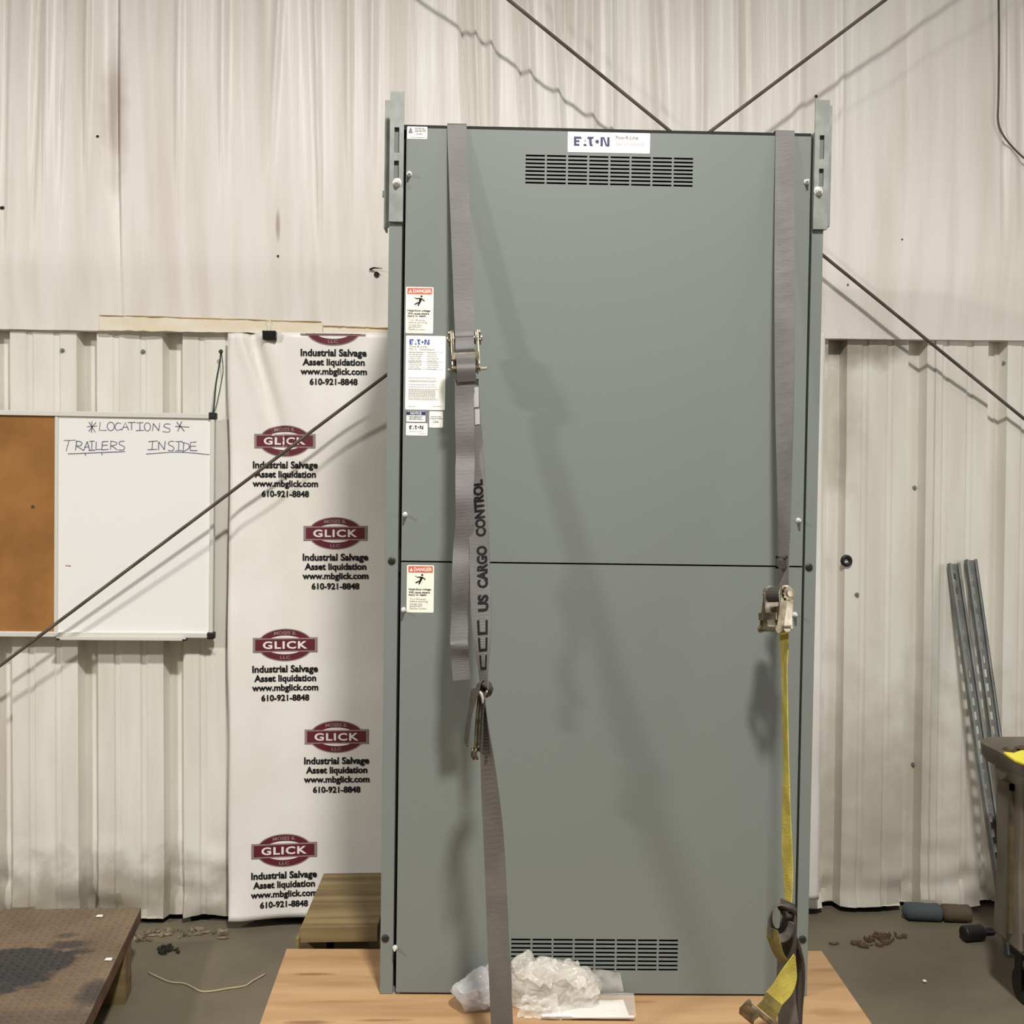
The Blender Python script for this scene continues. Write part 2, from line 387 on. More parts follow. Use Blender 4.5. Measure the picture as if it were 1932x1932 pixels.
# yellowed tape over the seam
def strip(name, a, b, c, d, y, m, label=None, parent=None):
    """vertical strip through four picture corners (tl, tr, br, bl) lying at depth y"""
    mb = MB(); N_ = 30
    T = [atY(a[0]+(b[0]-a[0])*i/N_, a[1]+(b[1]-a[1])*i/N_, y) for i in range(N_+1)]
    B = [atY(d[0]+(c[0]-d[0])*i/N_, d[1]+(c[1]-d[1])*i/N_, y) for i in range(N_+1)]
    for k in range(N_+1):
        T[k].y = min(liner_y(T[k].x, max(ZS, T[k].z))-.0015, -.02)+(y+.082); B[k].y = T[k].y+.002*n1(k*.7, 4)
        if k % 30: T[k].z += .0015*n1(k*1.9, 6); B[k].z += .003*n1(k*1.6, 8)
    nn = V((0, .002, 0)); vs = T+B+[t+nn for t in T]+[t+nn for t in B]; q = N_+1
    fs = []
    for i in range(N_):
        fs += [(i, i+1, q+i+1, q+i), (2*q+i, 3*q+i, 3*q+i+1, 2*q+i+1), (i, 2*q+i, 2*q+i+1, i+1), (q+i, q+i+1, 3*q+i+1, 3*q+i)]
    fs += [(0, q, 3*q, 2*q), (N_, 2*q+N_, 3*q+N_, q+N_)]
    mb.add(vs, fs); return obj(name, mb, m, parent)
YT = -.082
t1 = strip('seam_tape', (178, 591), (605, 604), (605, 627), (178, 619), YT, M['tape'])
tag(t1, 'long pale yellowed tape over the wall seam, from left panels to the clip', 'tape')
strip('stained_edge', (178, 589.5), (603, 602.5), (603, 604.0), (178, 591.0), YT-.0025, M['rust'], parent=t1)
t2 = strip('seam_tape', (606, 609), (736, 614), (736, 634), (606, 629), YT-.0035, M['tape'])
tag(t2, 'short tape with brown rust line beside the cabinet, above the banner', 'tape')
strip('stained_edge', (606, 609.5), (736, 614.5), (736, 616.8), (606, 611.8), YT-.007, M['rust'], parent=t2)

# ================================================================== CROSS RODS
def rod(name, pts, label):
    mb = MB(); P = [atY(px, py, y) for px, py, y in pts]
    P = [P[0]+(P[0]-P[1])*.45]+P+[P[-1]+(P[-1]-P[-2])*.12]
    mb.tube(P, .0060, 10)
    o = obj(name, mb, M['rod'], smooth=True); tag(o, label, 'rod', 'crossed bracing rods on the wall'); return o
rod('bracing_rod', [(960, 0, -.30), (1932, 790, -.05)], 'steel bracing rod running from top centre down to the right edge behind the cabinet')
rod('bracing_rod', [(1670, 0, -.295), (0, 1256, -.115)], 'steel bracing rod running from top right down across the whiteboard to the left edge')

# ================================================================== NOTICE BOARD
YB = -.06
tl = atY(-190, 771, YB); br_ = atY(402, 1205, YB)
BX0, BX1 = tl.x, br_.x; BZ1, BZ0 = atY(200, 779, YB).z, atY(200, 1204, YB).z
nb_ = thing('notice_board', (BX1, YB, BZ0), 'half cork, half white marker board in a silver frame, hung left of the banner', 'notice board', rot=(0, math.radians(.55), 0))
bw = BX1-BX0; bh = BZ1-BZ0
split = bw-(atY(402, 1000, YB).x-atY(104, 1000, YB).x)
def bl(mbf): return mbf
mb = MB(); mb.box((-bw+.012, .004, .012), (-bw+split, .02, bh-.012)); ck = obj('cork_panel', mb, M['cork'], nb_, local=True)
mb = MB(); flat_disc(mb, V((-bw+split-.082, .002, bh-.34)), .006); obj('pin_hole', mb, M['leaf'], ck, local=True)
mb = MB(); mb.box((-bw+split, .003, .012), (-.01, .02, bh-.012)); wbp = obj('whiteboard_panel', mb, M['wb'], nb_, local=True)
mb = MB(); fw = .018
mb.box((-bw, -.006, bh-fw), (0, .024, bh)); mb.box((-bw, -.006, 0), (0, .024, fw)); mb.box((-bw, -.006, fw), (-bw+fw, .024, bh-fw))
mb.box((-.014, -.006, fw), (0, .024, bh-fw)); mb.box((-bw+split-.006, -.001, fw), (-bw+split+.006, .02, bh-fw))
obj('frame', mb, M['frame'], nb_, local=True, bevel=.002)
for x, z in ((-.008, bh-.008), (-.008, .008)):
    mb = MB(); mb.box((x-.013, -.010, z-.013), (x+.013, .026, z+.013)); obj('corner_cap', mb, M['rubber'], nb_, local=True, bevel=.005)
mb = MB(); tx0 = -(402-135)/495; tx1 = -(402-358)/495
mb.box((tx0, -.03, -.006), (tx1, .0, -.002)); mb.box((tx0, -.033, -.006), (tx1, -.03, .004)); obj('pen_ledge', mb, M['frame'], nb_, local=True)
for x in (tx0, tx1-.012):
    mb = MB(); mb.box((x, -.034, -.007), (x+.012, .0, -.001)); obj('ledge_cap', mb, M['rubber'], nb_, local=True)
# handwriting
BI = chain(nb_).inverted()
def bp(cx, cy):
    p = atY(cx/3.645, 740+cy/3.645, YB+.003); q = BI @ p; return V((q.x, .0022, q.z))
def ell(cx, cy, rx, ry, n=14): return [(cx+rx*math.cos(2*math.pi*i/n+1.2), cy+ry*math.sin(2*math.pi*i/n+1.2)) for i in range(n+1)]
def handwriting(name, strokes, wd=.0014, m='ink'):
    mb = MB()
    for st in strokes:
        P = [bp(*q) for q in st]
        if len(P) > 3: P = cr(P, 4)
        C = []; W_ = []
        for i in range(len(P)):
            t = (P[min(i+1, len(P)-1)]-P[max(i-1, 0)]).normalized(); nn = V((-t.z, 0, t.x))
            C.append(P[i]); W_.append(nn*wd*(.8+.4*random.random()))
        mb.ribbon(C, W_, .0006)
    return obj(name, mb, M[m], wbp, local=True)
handwriting('handwritten_heading', [[(598,238),(668,232)],[(612,205),(655,275)],[(660,208),(610,270)],[(632,200),(630,278)],
  [(690,205),(683,262),(735,262)], ell(762,235,24,29), [(832,216),(808,211),(791,238),(805,262),(840,252)], [(838,262),(862,208),(885,262)],[(845,242),(880,240)],
  [(880,208),(932,207)],[(905,208),(905,260)],[(938,210),(985,209)],[(962,210),(962,262)],[(935,264),(990,262)], ell(1014,238,21,28),
  [(1048,268),(1055,215)],[(1055,215),(1092,265)],[(1092,265),(1098,212)],[(1172,220),(1140,218),(1128,236),(1166,252),(1160,274),(1118,270)],
  [(1205,235),(1302,240)],[(1215,205),(1268,268)],[(1250,200),(1222,270)]])
handwriting('handwritten_column_title', [[(440,332),(520,330)],[(475,332),(455,405)],[(520,400),(527,335)],[(527,335),(562,345),(555,366),(528,370)],[(528,370),(575,400)],
  [(575,402),(600,340)],[(600,340),(618,400)],[(580,378),(612,376)],[(614,338),(650,336)],[(632,337),(632,398)],[(610,400),(655,398)],
  [(662,340),(660,395)],[(660,395),(700,393)],[(746,338),(705,340)],[(705,340),(700,397)],[(700,397),(748,392)],[(703,366),(740,363)],
  [(760,395),(762,335)],[(762,335),(802,346),(795,362),(765,368)],[(765,368),(808,396)],[(856,336),(825,340),(822,358),(856,376),(848,396),(815,396)],
  [(468,424),(860,408)],[(585,420),(590,436)],[(700,415),(702,432)]])
handwriting('handwritten_column_title', [[(1020,340),(1085,335)],[(1050,338),(1045,395)],[(1015,395),(1080,393)],[(1090,398),(1092,340)],[(1092,340),(1130,395)],[(1130,395),(1137,336)],
  [(1197,337),(1165,340),(1162,360),(1196,380),(1186,402),(1155,400)],[(1205,340),(1255,338)],[(1230,339),(1228,400)],[(1205,402),(1255,400)],
  [(1264,345),(1258,415)],[(1250,345),(1294,356),(1300,384),(1258,410)],[(1350,342),(1310,345)],[(1310,345),(1308,400)],[(1308,400),(1358,402)],[(1310,372),(1348,370)],
  [(1005,425),(1200,412),(1330,418),(1440,430)]])
handwriting('marker_dash', [[(450,1192),(487,1195)]], m='redink')
# cord that the board hangs from
mb = MB(); a = atY(418, 664, -.03); b = atY(402, 780, YB-.008)
mid = (a+b)/2
mb.tube(cr([a+V((0, -.01, 0)), a+V((-.004, -.012, -.04)), mid+V((-.002, -.01, 0)), b+V((.004, 0, .03)), b], 5), .0032, 6)
mb.tube(cr([a+V((.002, -.01, 0)), a+V((.008, -.014, -.07)), mid+V((.012, -.01, -.02)), b+V((.012, 0, .03)), b+V((.002, 0, 0))], 5), .0018, 6)
mb.blob(a+V((0, -.012, 0)), .008, 2)
tag(obj('hanging_cord', mb, M['cord'], smooth=True), 'dark green cord tied from a wall screw to the board\'s top right corner', 'cord')

# ================================================================== BANNER
YN = -.062
XL, XR = atY(430, 1000, YN).x, atY(1551, 1200, YN).x
ZTOP = lambda x: atY(430, 628, YN).z + (x-XL)*.012
ZBOT = lambda x: atY(430, 1736, YN).z + (x-XL)/(XR-XL)*(atY(1552, 1698, YN).z-atY(430, 1736, YN).z)
xclip, zclip = atY(508, 640, YN).x, atY(508, 640, YN).z
def ban_y(x, z):
    s = (z-.05)/2.1
    y = YN + .012*n1(x*3.2+.4*z, 21) + .006*noise.noise(V((x*4, z*2.4, 8)))
    y += .010*math.sin((x-XL)*9+.8)*math.exp(-((z-1.75)/.35)**2)
    # diagonal pull folds below the clip
    dx = x-(atY(474, 640, YN).x + (zclip-z)*.30); k = math.exp(-max(0, zclip-z-.02)/.22)
    y += .034*k*math.exp(-(dx/.022)**2) - .02*k*math.exp(-((dx-.05)/.03)**2) - .016*k*math.exp(-((dx+.035)/.02)**2)
    dx = x-(atY(545, 650, YN).x-(zclip-z)*.02); y += -.012*math.exp(-max(0, zclip-z)/.3)*math.exp(-(dx/.04)**2)
    # loose left edge
    y += .014*math.exp(-((x-XL)/.03)**2)*(.6+.4*math.sin(z*5))
    # bottom curl
    if s < .08: y += -.02*(1-s/.08)**2*(.5+.5*math.sin(x*13))
    return min(y, -.012)
mb = MB(); NXB = 150; NZB = 110
for j in range(NZB+1):
    for i in range(NXB+1):
        x = XL+(XR-XL)*i/NXB; zt, zb = ZTOP(x), ZBOT(x); z = zb+(zt-zb)*j/NZB
        xx = x + (.006*n1(z*3, 31) if i == 0 else 0)
        mb.v.append(V((xx, ban_y(x, z), z)))
q = NXB+1
for j in range(NZB):
    for i in range(NXB): a = j*q+i; mb.f.append([a, a+1, a+q+1, a+q]); mb.m.append(0)
ban = obj('banner', mb, M['banner'], smooth=True, origin=(XL, YN, ZBOT(XL)))
so = ban.modifiers.new('thickness', 'SOLIDIFY'); so.thickness = .0012; so.offset = 1
tag(ban, 'white vinyl banner with repeated maroon emblems hanging on the wall behind the cabinet', 'banner')
SB = (F/(4.0))  # px per metre near the banner
def onban(x, z, e=.0022): return V((x, ban_y(x, z)-e, z))
def flat_on_banner(mb, cx, cz, vs, fs, mi, e=.0022, tilt=0):
    bm = bmesh.new(); bv = [bm.verts.new((x, 0, z)) for x, z in vs]
    for f in fs:
        try: bm.faces.new([bv[i] for i in f])
        except ValueError: pass
    ax = [v[0] for v in vs]; az = [v[1] for v in vs]
    for a_, st, nrm in ((ax, .012, (1, 0, 0)), (az, .016, (0, 0, 1))):
        t = min(a_)+st
        while t < max(a_):
            bmesh.ops.bisect_plane(bm, geom=bm.verts[:]+bm.edges[:]+bm.faces[:], plane_co=(t*nrm[0], 0, t*nrm[2]), plane_no=nrm); t += st
    bm.verts.index_update()
    mb.add([onban(cx+v.co.x, cz+v.co.z+tilt*v.co.x, e) for v in bm.verts], [[v.index for v in f.verts] for f in bm.faces], mi); bm.free()
def grid_ellipse(rx, rz, n=36): return [(rx*math.cos(2*math.pi*i/n), rz*math.sin(2*math.pi*i/n)) for i in range(n)]
def ring_el(r1x, r1z, r2x, r2z, a0=0, a1=2*math.pi, n=48):
    vs = []; fs = []
    for i in range(n+1):
        t = a0+(a1-a0)*i/n; vs += [(r1x*math.cos(t), r1z*math.sin(t)), (r2x*math.cos(t), r2z*math.sin(t))]
    for i in range(n): fs.append((2*i, 2*i+1, 2*i+3, 2*i+2))
    return vs, fs
def disc_el(rx, rz, n=40):
    vs = [(0, 0)]; fs = []
    for k in range(1, 4):
        for i in range(n): t = 2*math.pi*i/n; vs.append((rx*k/3*math.cos(t), rz*k/3*math.sin(t)))
    for i in range(n): fs.append((0, 1+i, 1+(i+1) % n))
    for k in range(2):
        for i in range(n): a = 1+k*n; fs.append((a+i, a+n+i, a+n+(i+1) % n, a+(i+1) % n))
    return vs, fs
def rect_g(w_, h_, nx=12, dz=0, dx=0):
    vs = []; fs = []
    for i in range(nx+1): x = dx-w_/2+w_*i/nx; vs += [(x, dz-h_/2), (x, dz+h_/2)]
    for i in range(nx): fs.append((2*i, 2*i+2, 2*i+3, 2*i+1))
    return vs, fs
def emblem(px, py, pw, tilt=0, clip_top=False):
    c = atY(px, py, YN); cx, cz = c.x, c.z; W_ = pw/SB*1.0; k = W_/113.0
    mb = MB()
    if not clip_top:
        A = lambda g, mi, e: flat_on_banner(mb, cx, cz, g[0], g[1], mi, e, tilt)
        A(disc_el(50*k, 29.5*k), 1, .0016)
        A(rect_g(116*k, 27*k), 1, .0018)
        A(disc_el(48*k, 28*k), 0, .0022)
        A(disc_el(37*k, 17*k), 2, .0026)
        A(rect_g(114*k, 25*k), 1, .0029)
        A(rect_g(107*k, 20.5*k), 0, .0033)
        A(text_geo('GLICK', 80*k, 14*k, .03, space=1.15), 2, .0037)
        A(([(x, z+22.0*k-(x/(60*k))**2*9*k) for x, z in text_geo('MOSES B.', 40*k, 6.2*k, .02)[0]], text_geo('MOSES B.', 40*k, 6.2*k, .02)[1]), 1, .0037)
        g = text_geo('LLC', 18*k, 5.6*k, .02); A(([(x, z-22.4*k) for x, z in g[0]], g[1]), 1, .0037)
    else:
        A = lambda g, mi, e: flat_on_banner(mb, cx, cz, g[0], g[1], mi, e, tilt)
        z0 = -10*k
        a = math.asin(10/29.5)
        A(ring_el(50*k, 29.5*k, 47.5*k, 27.5*k, math.pi+.36, 2*math.pi-.36), 1, .0018)
        A(ring_el(48*k, 28*k, 37*k, 17.5*k, math.pi+.42, 2*math.pi-.42), 0, .0022)
        g = rect_g(118*k, 3.2*k, dz=-9.5*k); A(g, 1, .0030)
        g = rect_g(100*k, 1.6*k, dz=-9.0*k); A(g, 0, .0034)
        g = text_geo('LLC', 18*k, 5.6*k, .02); A(([(x, z-22.4*k) for x, z in g[0]], g[1]), 1, .0037)
    obj('printed_emblem', mb, [M['maroon'], M['pgrey'], M['pwhite']], ban)
def contact(px, y0, sp=17.6, tilt=0):
    mb = MB()
    for i, (t, wpx) in enumerate((('Industrial Salvage', 122), ('Asset liquidation', 115), ('www.mbglick.com', 123), ('610-921-8848', 89))):
        c = atY(px, y0+i*sp, YN); g = text_geo(t, wpx/SB, None, .034)
        # centre on cap height, not on descenders
        vs, fs = g; flat_on_banner(mb, c.x, c.z, vs, fs, 0, .0024, tilt)
    obj('printed_contact', mb, M['black'], ban)
for (lx, ly, pw, tx, ty, ti, cl) in ((629, 622, 115, 630, 668, 0, True), (537, 832, 112, 538, 879, 0, False), (633, 1006, 116, 633, 1053, 0.005, False),
                                    (538, 1217, 117, 538, 1264, 0.01, False), (635, 1390, 117, 635, 1437, .01, False), (536, 1605, 119, 536, 1653, .02, False)):
    emblem(lx, ly, pw, ti, cl); contact(tx, ty, 17.6, ti)
# bulldog clip
ct = thing('binder_clip', (xclip, -.09, zclip), 'black binder clip gripping the banner\'s top edge', 'clip')
a = atY(496, 641, -.085); b = atY(521, 625, -.085)
mb = MB(); y0 = -.085
prof = [(y0+.020, a.z), (y0+.018, b.z), (y0-.016, b.z), (y0-.004, a.z)]
mb.hexa([V((a.x, y, z)) for y, z in prof], [V((b.x, y, z)) for y, z in prof]); obj('clip_body', mb, M['rubber'], ct, bevel=.001)
mb = MB(); cx = (a.x+b.x)/2; zb = b.z
mb.tube(cr([(cx-.007, y0-.012, zb-.004), (cx-.006, y0-.013, zb+.014), (cx-.011, y0-.014, zb+.024), (cx-.005, y0-.015, zb+.033), (cx+.005, y0-.015, zb+.033), (cx+.011, y0-.014, zb+.024), (cx+.006, y0-.013, zb+.014), (cx+.007, y0-.012, zb-.004)], 5), .0013, 6)
obj('wire_handle', mb, M['zinc'], ct, smooth=True)

# ================================================================== WOOD UNDER THE CABINET
a = atH(541, 1790); b = atH(490, 1932); c = atH(1550, 1794); d = atH(1645, 1932)
nl = b+(b-a)*1.2; nr = d+(d-c)*1.2
sk = thing('wooden_skid', (0.1, -1.4, 0), 'pale plywood topped skid the grey cabinet stands on', 'skid')
mb = MB(); top = [a, nl, nr, c]; mb.hexa([p-V((0, 0, .021)) for p in top], top)
pw_ = obj('plywood_top', mb, M['ply'], sk)
I = chain(pw_)
for px, py, rx, ry, al in ((590, 1838, .05, .008, .8), (720, 1925, .06, .006, .7), (580, 1929, .05, .01, .8), (1560, 1910, .05, .02, .35), (1215, 1890, .03, .006, .5), (640, 1890, .09, .006, .4), (1560, 1830, .05, .012, .35)):
    p = chain(pw_).inverted() @ atH(px, py); stain_shade(M['ply'], p, (rx, ry, .1), (*srgb(120, 86, 50)[:3], al), edge=.4, nscale=30, namp=.5)
for t in (.04, .5, .96):
    f0 = a.lerp(c, t); n0 = nl.lerp(nr, t)
    mb = MB(); hx = V((.045, 0, 0))
    mb.hexa([p-V((0, 0, HB-.0)) for p in (f0-hx, n0-hx, n0+hx, f0+hx)], [p-V((0, 0, .021)) for p in (f0-hx, n0-hx, n0+hx, f0+hx)])
    obj('runner', mb, M['lumber'], sk)
# thick plank beside the cabinet
zt = .305; zb = .262
A = atZ(611, 1648, zt); B = atZ(567, 1751, zt); R_ = CABM @ V((-.03, .0, 0)); Rr = CABM @ V((-.03, .62, 0))
pk = thing('timber_platform', ((A.x+R_.x)/2, (A.y+B.y)/2, 0), 'dark weathered timber platform left of the cabinet, under the banner', 'platform')
quad = [A, B, V((R_.x, B.y, zt)), V((R_.x+.02, A.y, zt))]
nrow = 3
for i in range(nrow):
    t0 = i/nrow+(.004 if i else 0); t1 = (i+1)/nrow
    mb = MB(); q4 = [quad[0].lerp(quad[1], t0), quad[0].lerp(quad[1], t1), quad[3].lerp(quad[2], t1), quad[3].lerp(quad[2], t0)]
    mb.hexa([p-V((0, 0, zt-zb)) for p in q4], q4); obj('board', mb, M['lumber'], pk)
for s in (.12, .62):
    e0 = quad[1].lerp(quad[2], s); e1 = quad[0].lerp(quad[3], s); hx = V((.045, 0, 0))
    q4 = [e1-hx+V((0, -.01, 0)), e0-hx+V((0, .03, 0)), e0+hx+V((0, .03, 0)), e1+hx+V((0, -.01, 0))]
    mb = MB(); mb.hexa([V((p.x, p.y, 0)) for p in q4], [V((p.x, p.y, zb)) for p in q4]); obj('bearer', mb, M['lumber'], pk)

# ================================================================== SWITCHBOARD CABINET
cab = thing('switchboard', CABM.to_translation(), 'tall grey steel electrical switchboard cabinet standing on the plywood skid', 'electrical cabinet', rot=(0, .0101, -.0299))
DEP = .60
PWD = .0345                    # post width
def cbox(mb, x0, y0, z0, x1, y1, z1, mi=0): return mb.box((x0, y0, z0), (x1, y1, z1), mi)
for x0, x1 in ((0, PWD), (CW-PWD+.004, CW)):
    mb = MB(); cbox(mb, x0, 0, 0, x1, .05, CH); obj('corner_post', mb, M['cab'], cab, local=True, bevel=.0015)
mb = MB(); cbox(mb, .001, .05, .002, .004, DEP, CH-.004); cbox(mb, CW-.004, .05, .002, CW-.001, DEP, CH-.004)
cbox(mb, .004, DEP-.003, .002, CW-.004, DEP, CH-.004); obj('side_and_back_panels', mb, M['cab'], cab, local=True)
mb = MB(); cbox(mb, PWD, .012, CH-.006, CW-PWD, DEP, CH-.002); cbox(mb, .001, .05, CH-.006, PWD, DEP, CH-.002); cbox(mb, CW-PWD, .05, CH-.006, CW-.001, DEP, CH-.002); obj('roof_panel', mb, M['cab'], cab, local=True)
mb = MB(); cbox(mb, PWD, .012, .0, CW-PWD, DEP-.01, .01); obj('base_panel', mb, M['cab'], cab, local=True)
mb = MB(); cbox(mb, PWD, .008, CH-.014, CW-PWD, .012, CH-.001); cbox(mb, PWD, .03, .0, PWD+.03, .034, CH-.01); cbox(mb, CW-PWD-.03, .03, 0, CW-PWD, .034, CH-.01)
zsm = (lc(755, 1059).z+lc(1512, 1069).z)/2
cbox(mb, PWD, .02, zsm-.03, CW-PWD, .024, zsm+.03); obj('dark_gap_strip', mb, M['dark'], cab, local=True)  # black strips stand in for the shade in the gaps round the covers
def slot_panel(name, x0, x1, z0, z1, y0, y1, cols, rows, parent, m, local=True):
    """sheet with through slots; cols/rows are lists of (start,end)"""
    bx = sorted({x0, x1, *[v for c_ in cols for v in c_]}); bz = sorted({z0, z1, *[v for r_ in rows for v in r_]})
    cs = {round(c_[0], 6) for c_ in cols}; rs = {round(r_[0], 6) for r_ in rows}
    bm = bmesh.new(); G = [[bm.verts.new((x, y0, z)) for x in bx] for z in bz]
    for j in range(len(bz)-1):
        for i in range(len(bx)-1):
            if round(bx[i], 6) in cs and round(bz[j], 6) in rs: continue
            bm.faces.new((G[j][i], G[j][i+1], G[j+1][i+1], G[j+1][i]))
    r = bmesh.ops.extrude_face_region(bm, geom=bm.faces[:])
    bmesh.ops.translate(bm, vec=(0, y1-y0, 0), verts=[e for e in r['geom'] if isinstance(e, bmesh.types.BMVert)])
    bmesh.ops.delete(bm, geom=[v for v in bm.verts if not v.link_faces], context='VERTS')
    bmesh.ops.recalc_face_normals(bm, faces=bm.faces)
    me = bpy.data.meshes.new(name); bm.to_mesh(me); bm.free(); me.materials.append(m)
    o = bpy.data.objects.new(name, me); COL.objects.link(o); o.parent = parent; return o
CX0 = PWD+.0085; CX1 = CW-PWD-.0035
def slots(pxa, pxb, pya, pyb, x_over=None):
    A_ = lc(pxa, pya, -.003); B_ = lc(pxb, pyb, -.003); n = 8
    pw2 = (B_.x-A_.x)/n; cols = [(A_.x+i*pw2+.0025, A_.x+(i+1)*pw2-.0025) for i in range(n)]
    ph = (A_.z-B_.z)/n; rows = [(B_.z+i*ph+.0026, B_.z+(i+1)*ph-.0026) for i in range(n)]
    return cols, rows
cu, ru = slots(990, 1308.5, 289.5, 354.5); cl_, rl = slots(963, 1280, 1769, 1834)
uc = slot_panel('upper_cover', CX0, CX1, zsm+.0022, CH-.0125, -.003, 0.0, cu, ru, cab, M['cab'])
lo = slot_panel('lower_cover', CX0, CX1, .006, zsm-.0022, -.003, 0.0, cl_, rl, cab, M['cab'])
# folded returns of the covers
for pnl, z0, z1 in ((uc, zsm+.0022, CH-.0125), (lo, .006, zsm-.0022)):
    mb = MB(); cbox(mb, CX0, 0, z0, CX0+.002, .02, z1); cbox(mb, CX1-.002, 0, z0, CX1, .02, z1); cbox(mb, CX0, 0, z1-.002, CX1, .02, z1); cbox(mb, CX0, 0, z0, CX1, .02, z0+.002)
    obj('folded_edge', mb, M['cab'], pnl, local=True)
# rubber plugs
for px, py in ((739, 1058), (1526, 1070), (727, 1770), (1514, 1772)):
    p = lc(px, py); mb = MB(); mb.cyl((p.x, .002, p.z), (p.x, -.003, p.z), .0098, 20); mb.cyl((p.x, -.003, p.z), (p.x, -.005, p.z), .0095, 20, r2=.006)
    obj('rubber_plug', mb, M['rubber'], cab, local=True, bevel=.0008)
# cover screws
for px, py in ((772, 327), (1523, 342), (764, 971), (1508, 982), (761, 1151), (1501, 1160), (745, 1790), (1492, 1795)):
    p = lc(px, py, -.012); yb = -.003
    mb = MB(); mb.cyl((p.x, yb, p.z), (p.x, yb-.003, p.z), .0068, 16); mb.cyl((p.x, yb-.003, p.z), (p.x, yb-.012, p.z), .0048, 6); mb.cyl((p.x, yb-.012, p.z), (p.x, yb-.020, p.z), .003, 10)
    obj('cover_screw', mb, M['zinc'], cab, local=True, bevel=.0004)
# lifting brackets
def bracket(pxl, pxr, pyt, pyb, slots_, bolt, side, sp):
    yo = -.010
    a_ = lc(pxl, (pyt+pyb)/2, yo); b_ = lc(pxr, (pyt+pyb)/2, yo); zt_ = lc((pxl+pxr)/2, pyt, yo).z; zb_ = lc((pxl+pxr)/2, pyb, yo).z
    x0_, x1_ = a_.x, b_.x
    sx = (x0_+x1_)/2; cols = [(sx-.0062, sx+.0062)]; rows = [(lc(bolt[0], p1, yo).z, lc(bolt[0], p0, yo).z) for p0, p1 in slots_]
    br = slot_panel('lifting_bracket', x0_, x1_, zb_, zt_, yo, yo+.006, cols, rows, cab, M['galv'])
    # inward leg of the angle and the side leg that runs back along the post
    mb = MB(); xe = x0_ if side < 0 else x1_
    cbox(mb, min(xe, xe-side*.006), yo+.006, zb_, max(xe, xe-side*.006), -.0, zt_); obj('angle_leg', mb, M['galv'], br, local=True)
    s0 = lc(sp[0], (sp[1]+sp[2])/2, .06); zt2 = lc(sp[0], sp[1], .06).z; zb2 = lc(sp[0], sp[2], .06).z
    xa, xb = (s0.x, -.001) if side < 0 else (CW+.001, s0.x)
    mb = MB(); cbox(mb, xa, .055, zb2, xb, .061, zt2)
    xo = xa if side < 0 else xb
    cbox(mb, min(xo, xo-side*.005), .061, zb2, max(xo, xo-side*.005), .12, zt2); obj('side_angle', mb, M['galv'], br, local=True)
    p = lc(bolt[0], bolt[1], yo-.008)
    mb = MB(); mb.cyl((p.x, yo, p.z), (p.x, yo-.002, p.z), .0115, 20); mb.cyl((p.x, yo-.002, p.z), (p.x, yo-.010, p.z), .0088, 6); mb.cyl((p.x, yo-.010, p.z), (p.x, yo-.016, p.z), .0048, 12)
    obj('bolt', mb, M['zinc'], br, local=True, bevel=.0006)
    # second nut on the side angle
    zq = lc(bolt[0], bolt[1]+8, 0).z
    mb = MB(); mb.cyl((xo, .085, zq), (xo+side*.007, .085, zq), .009, 6); obj('side_nut', mb, M['zinc'], br, local=True)
    return br
bracket(735, 761.5, 172, 418, ((240, 288), (303, 336)), (749, 343), -1, (725.5, 190, 430))
bracket(1536.5, 1563.5, 188.5, 432.5, ((255, 300), (318, 352)), (1545.5, 359), 1, (1567, 200, 428))

# ------------------------------------------------------------------ stickers
def lab(name, pa, pb, m, r=.003, label=None):
    """sticker between picture corners pa (top left) and pb (bottom right) of the cover"""
    y = -.0034; a_ = lc(*pa, y); b_ = lc(*pb, y); x0_, x1_, z1_, z0_ = a_.x, b_.x, a_.z, b_.z
    lp = []
    for cx_, cz_, s in ((x1_-r, z1_-r, 0), (x0_+r, z1_-r, 1), (x0_+r, z0_+r, 2), (x1_-r, z0_+r, 3)):
        for k in range(4): t = math.pi/2*(s+k/3); lp.append((cx_+r*math.cos(t), cz_+r*math.sin(t)))
    mb = MB(); mb.hexa([V((x, -.003, z)) for x, z in lp], [V((x, -.0038, z)) for x, z in lp])
    o = obj(name, mb, m, cab, local=True)
    if label: o['label'] = label
    return o, x0_, x1_, z0_, z1_
YP = -.0042
def pr(name, parent, items, m):
    """printing: items are (verts2d, faces, cx, cz)"""
    mb = MB()
    for vs, fs, cx_, cz_ in items: mb.add([V((cx_+x, YP, cz_+z)) for x, z in vs], fs)
    return obj(name, mb, m, parent, local=True)
def rc(x0_, x1_, z0_, z1_): return ([(x0_, z0_), (x1_, z0_), (x1_, z1_), (x0_, z1_)], [(0, 1, 2, 3)], 0, 0)
def wordlines(x0_, x1_, zc, h, rnd_, fill=.9):
    out = []; x = x0_
    while x < x0_+(x1_-x0_)*fill:
        w_ = h*rnd_.uniform(1.2, 4.5); e = min(x+w_, x1_); out.append(rc(x, e, zc-h/2, zc+h/2)); x = e+h*.55
    return out
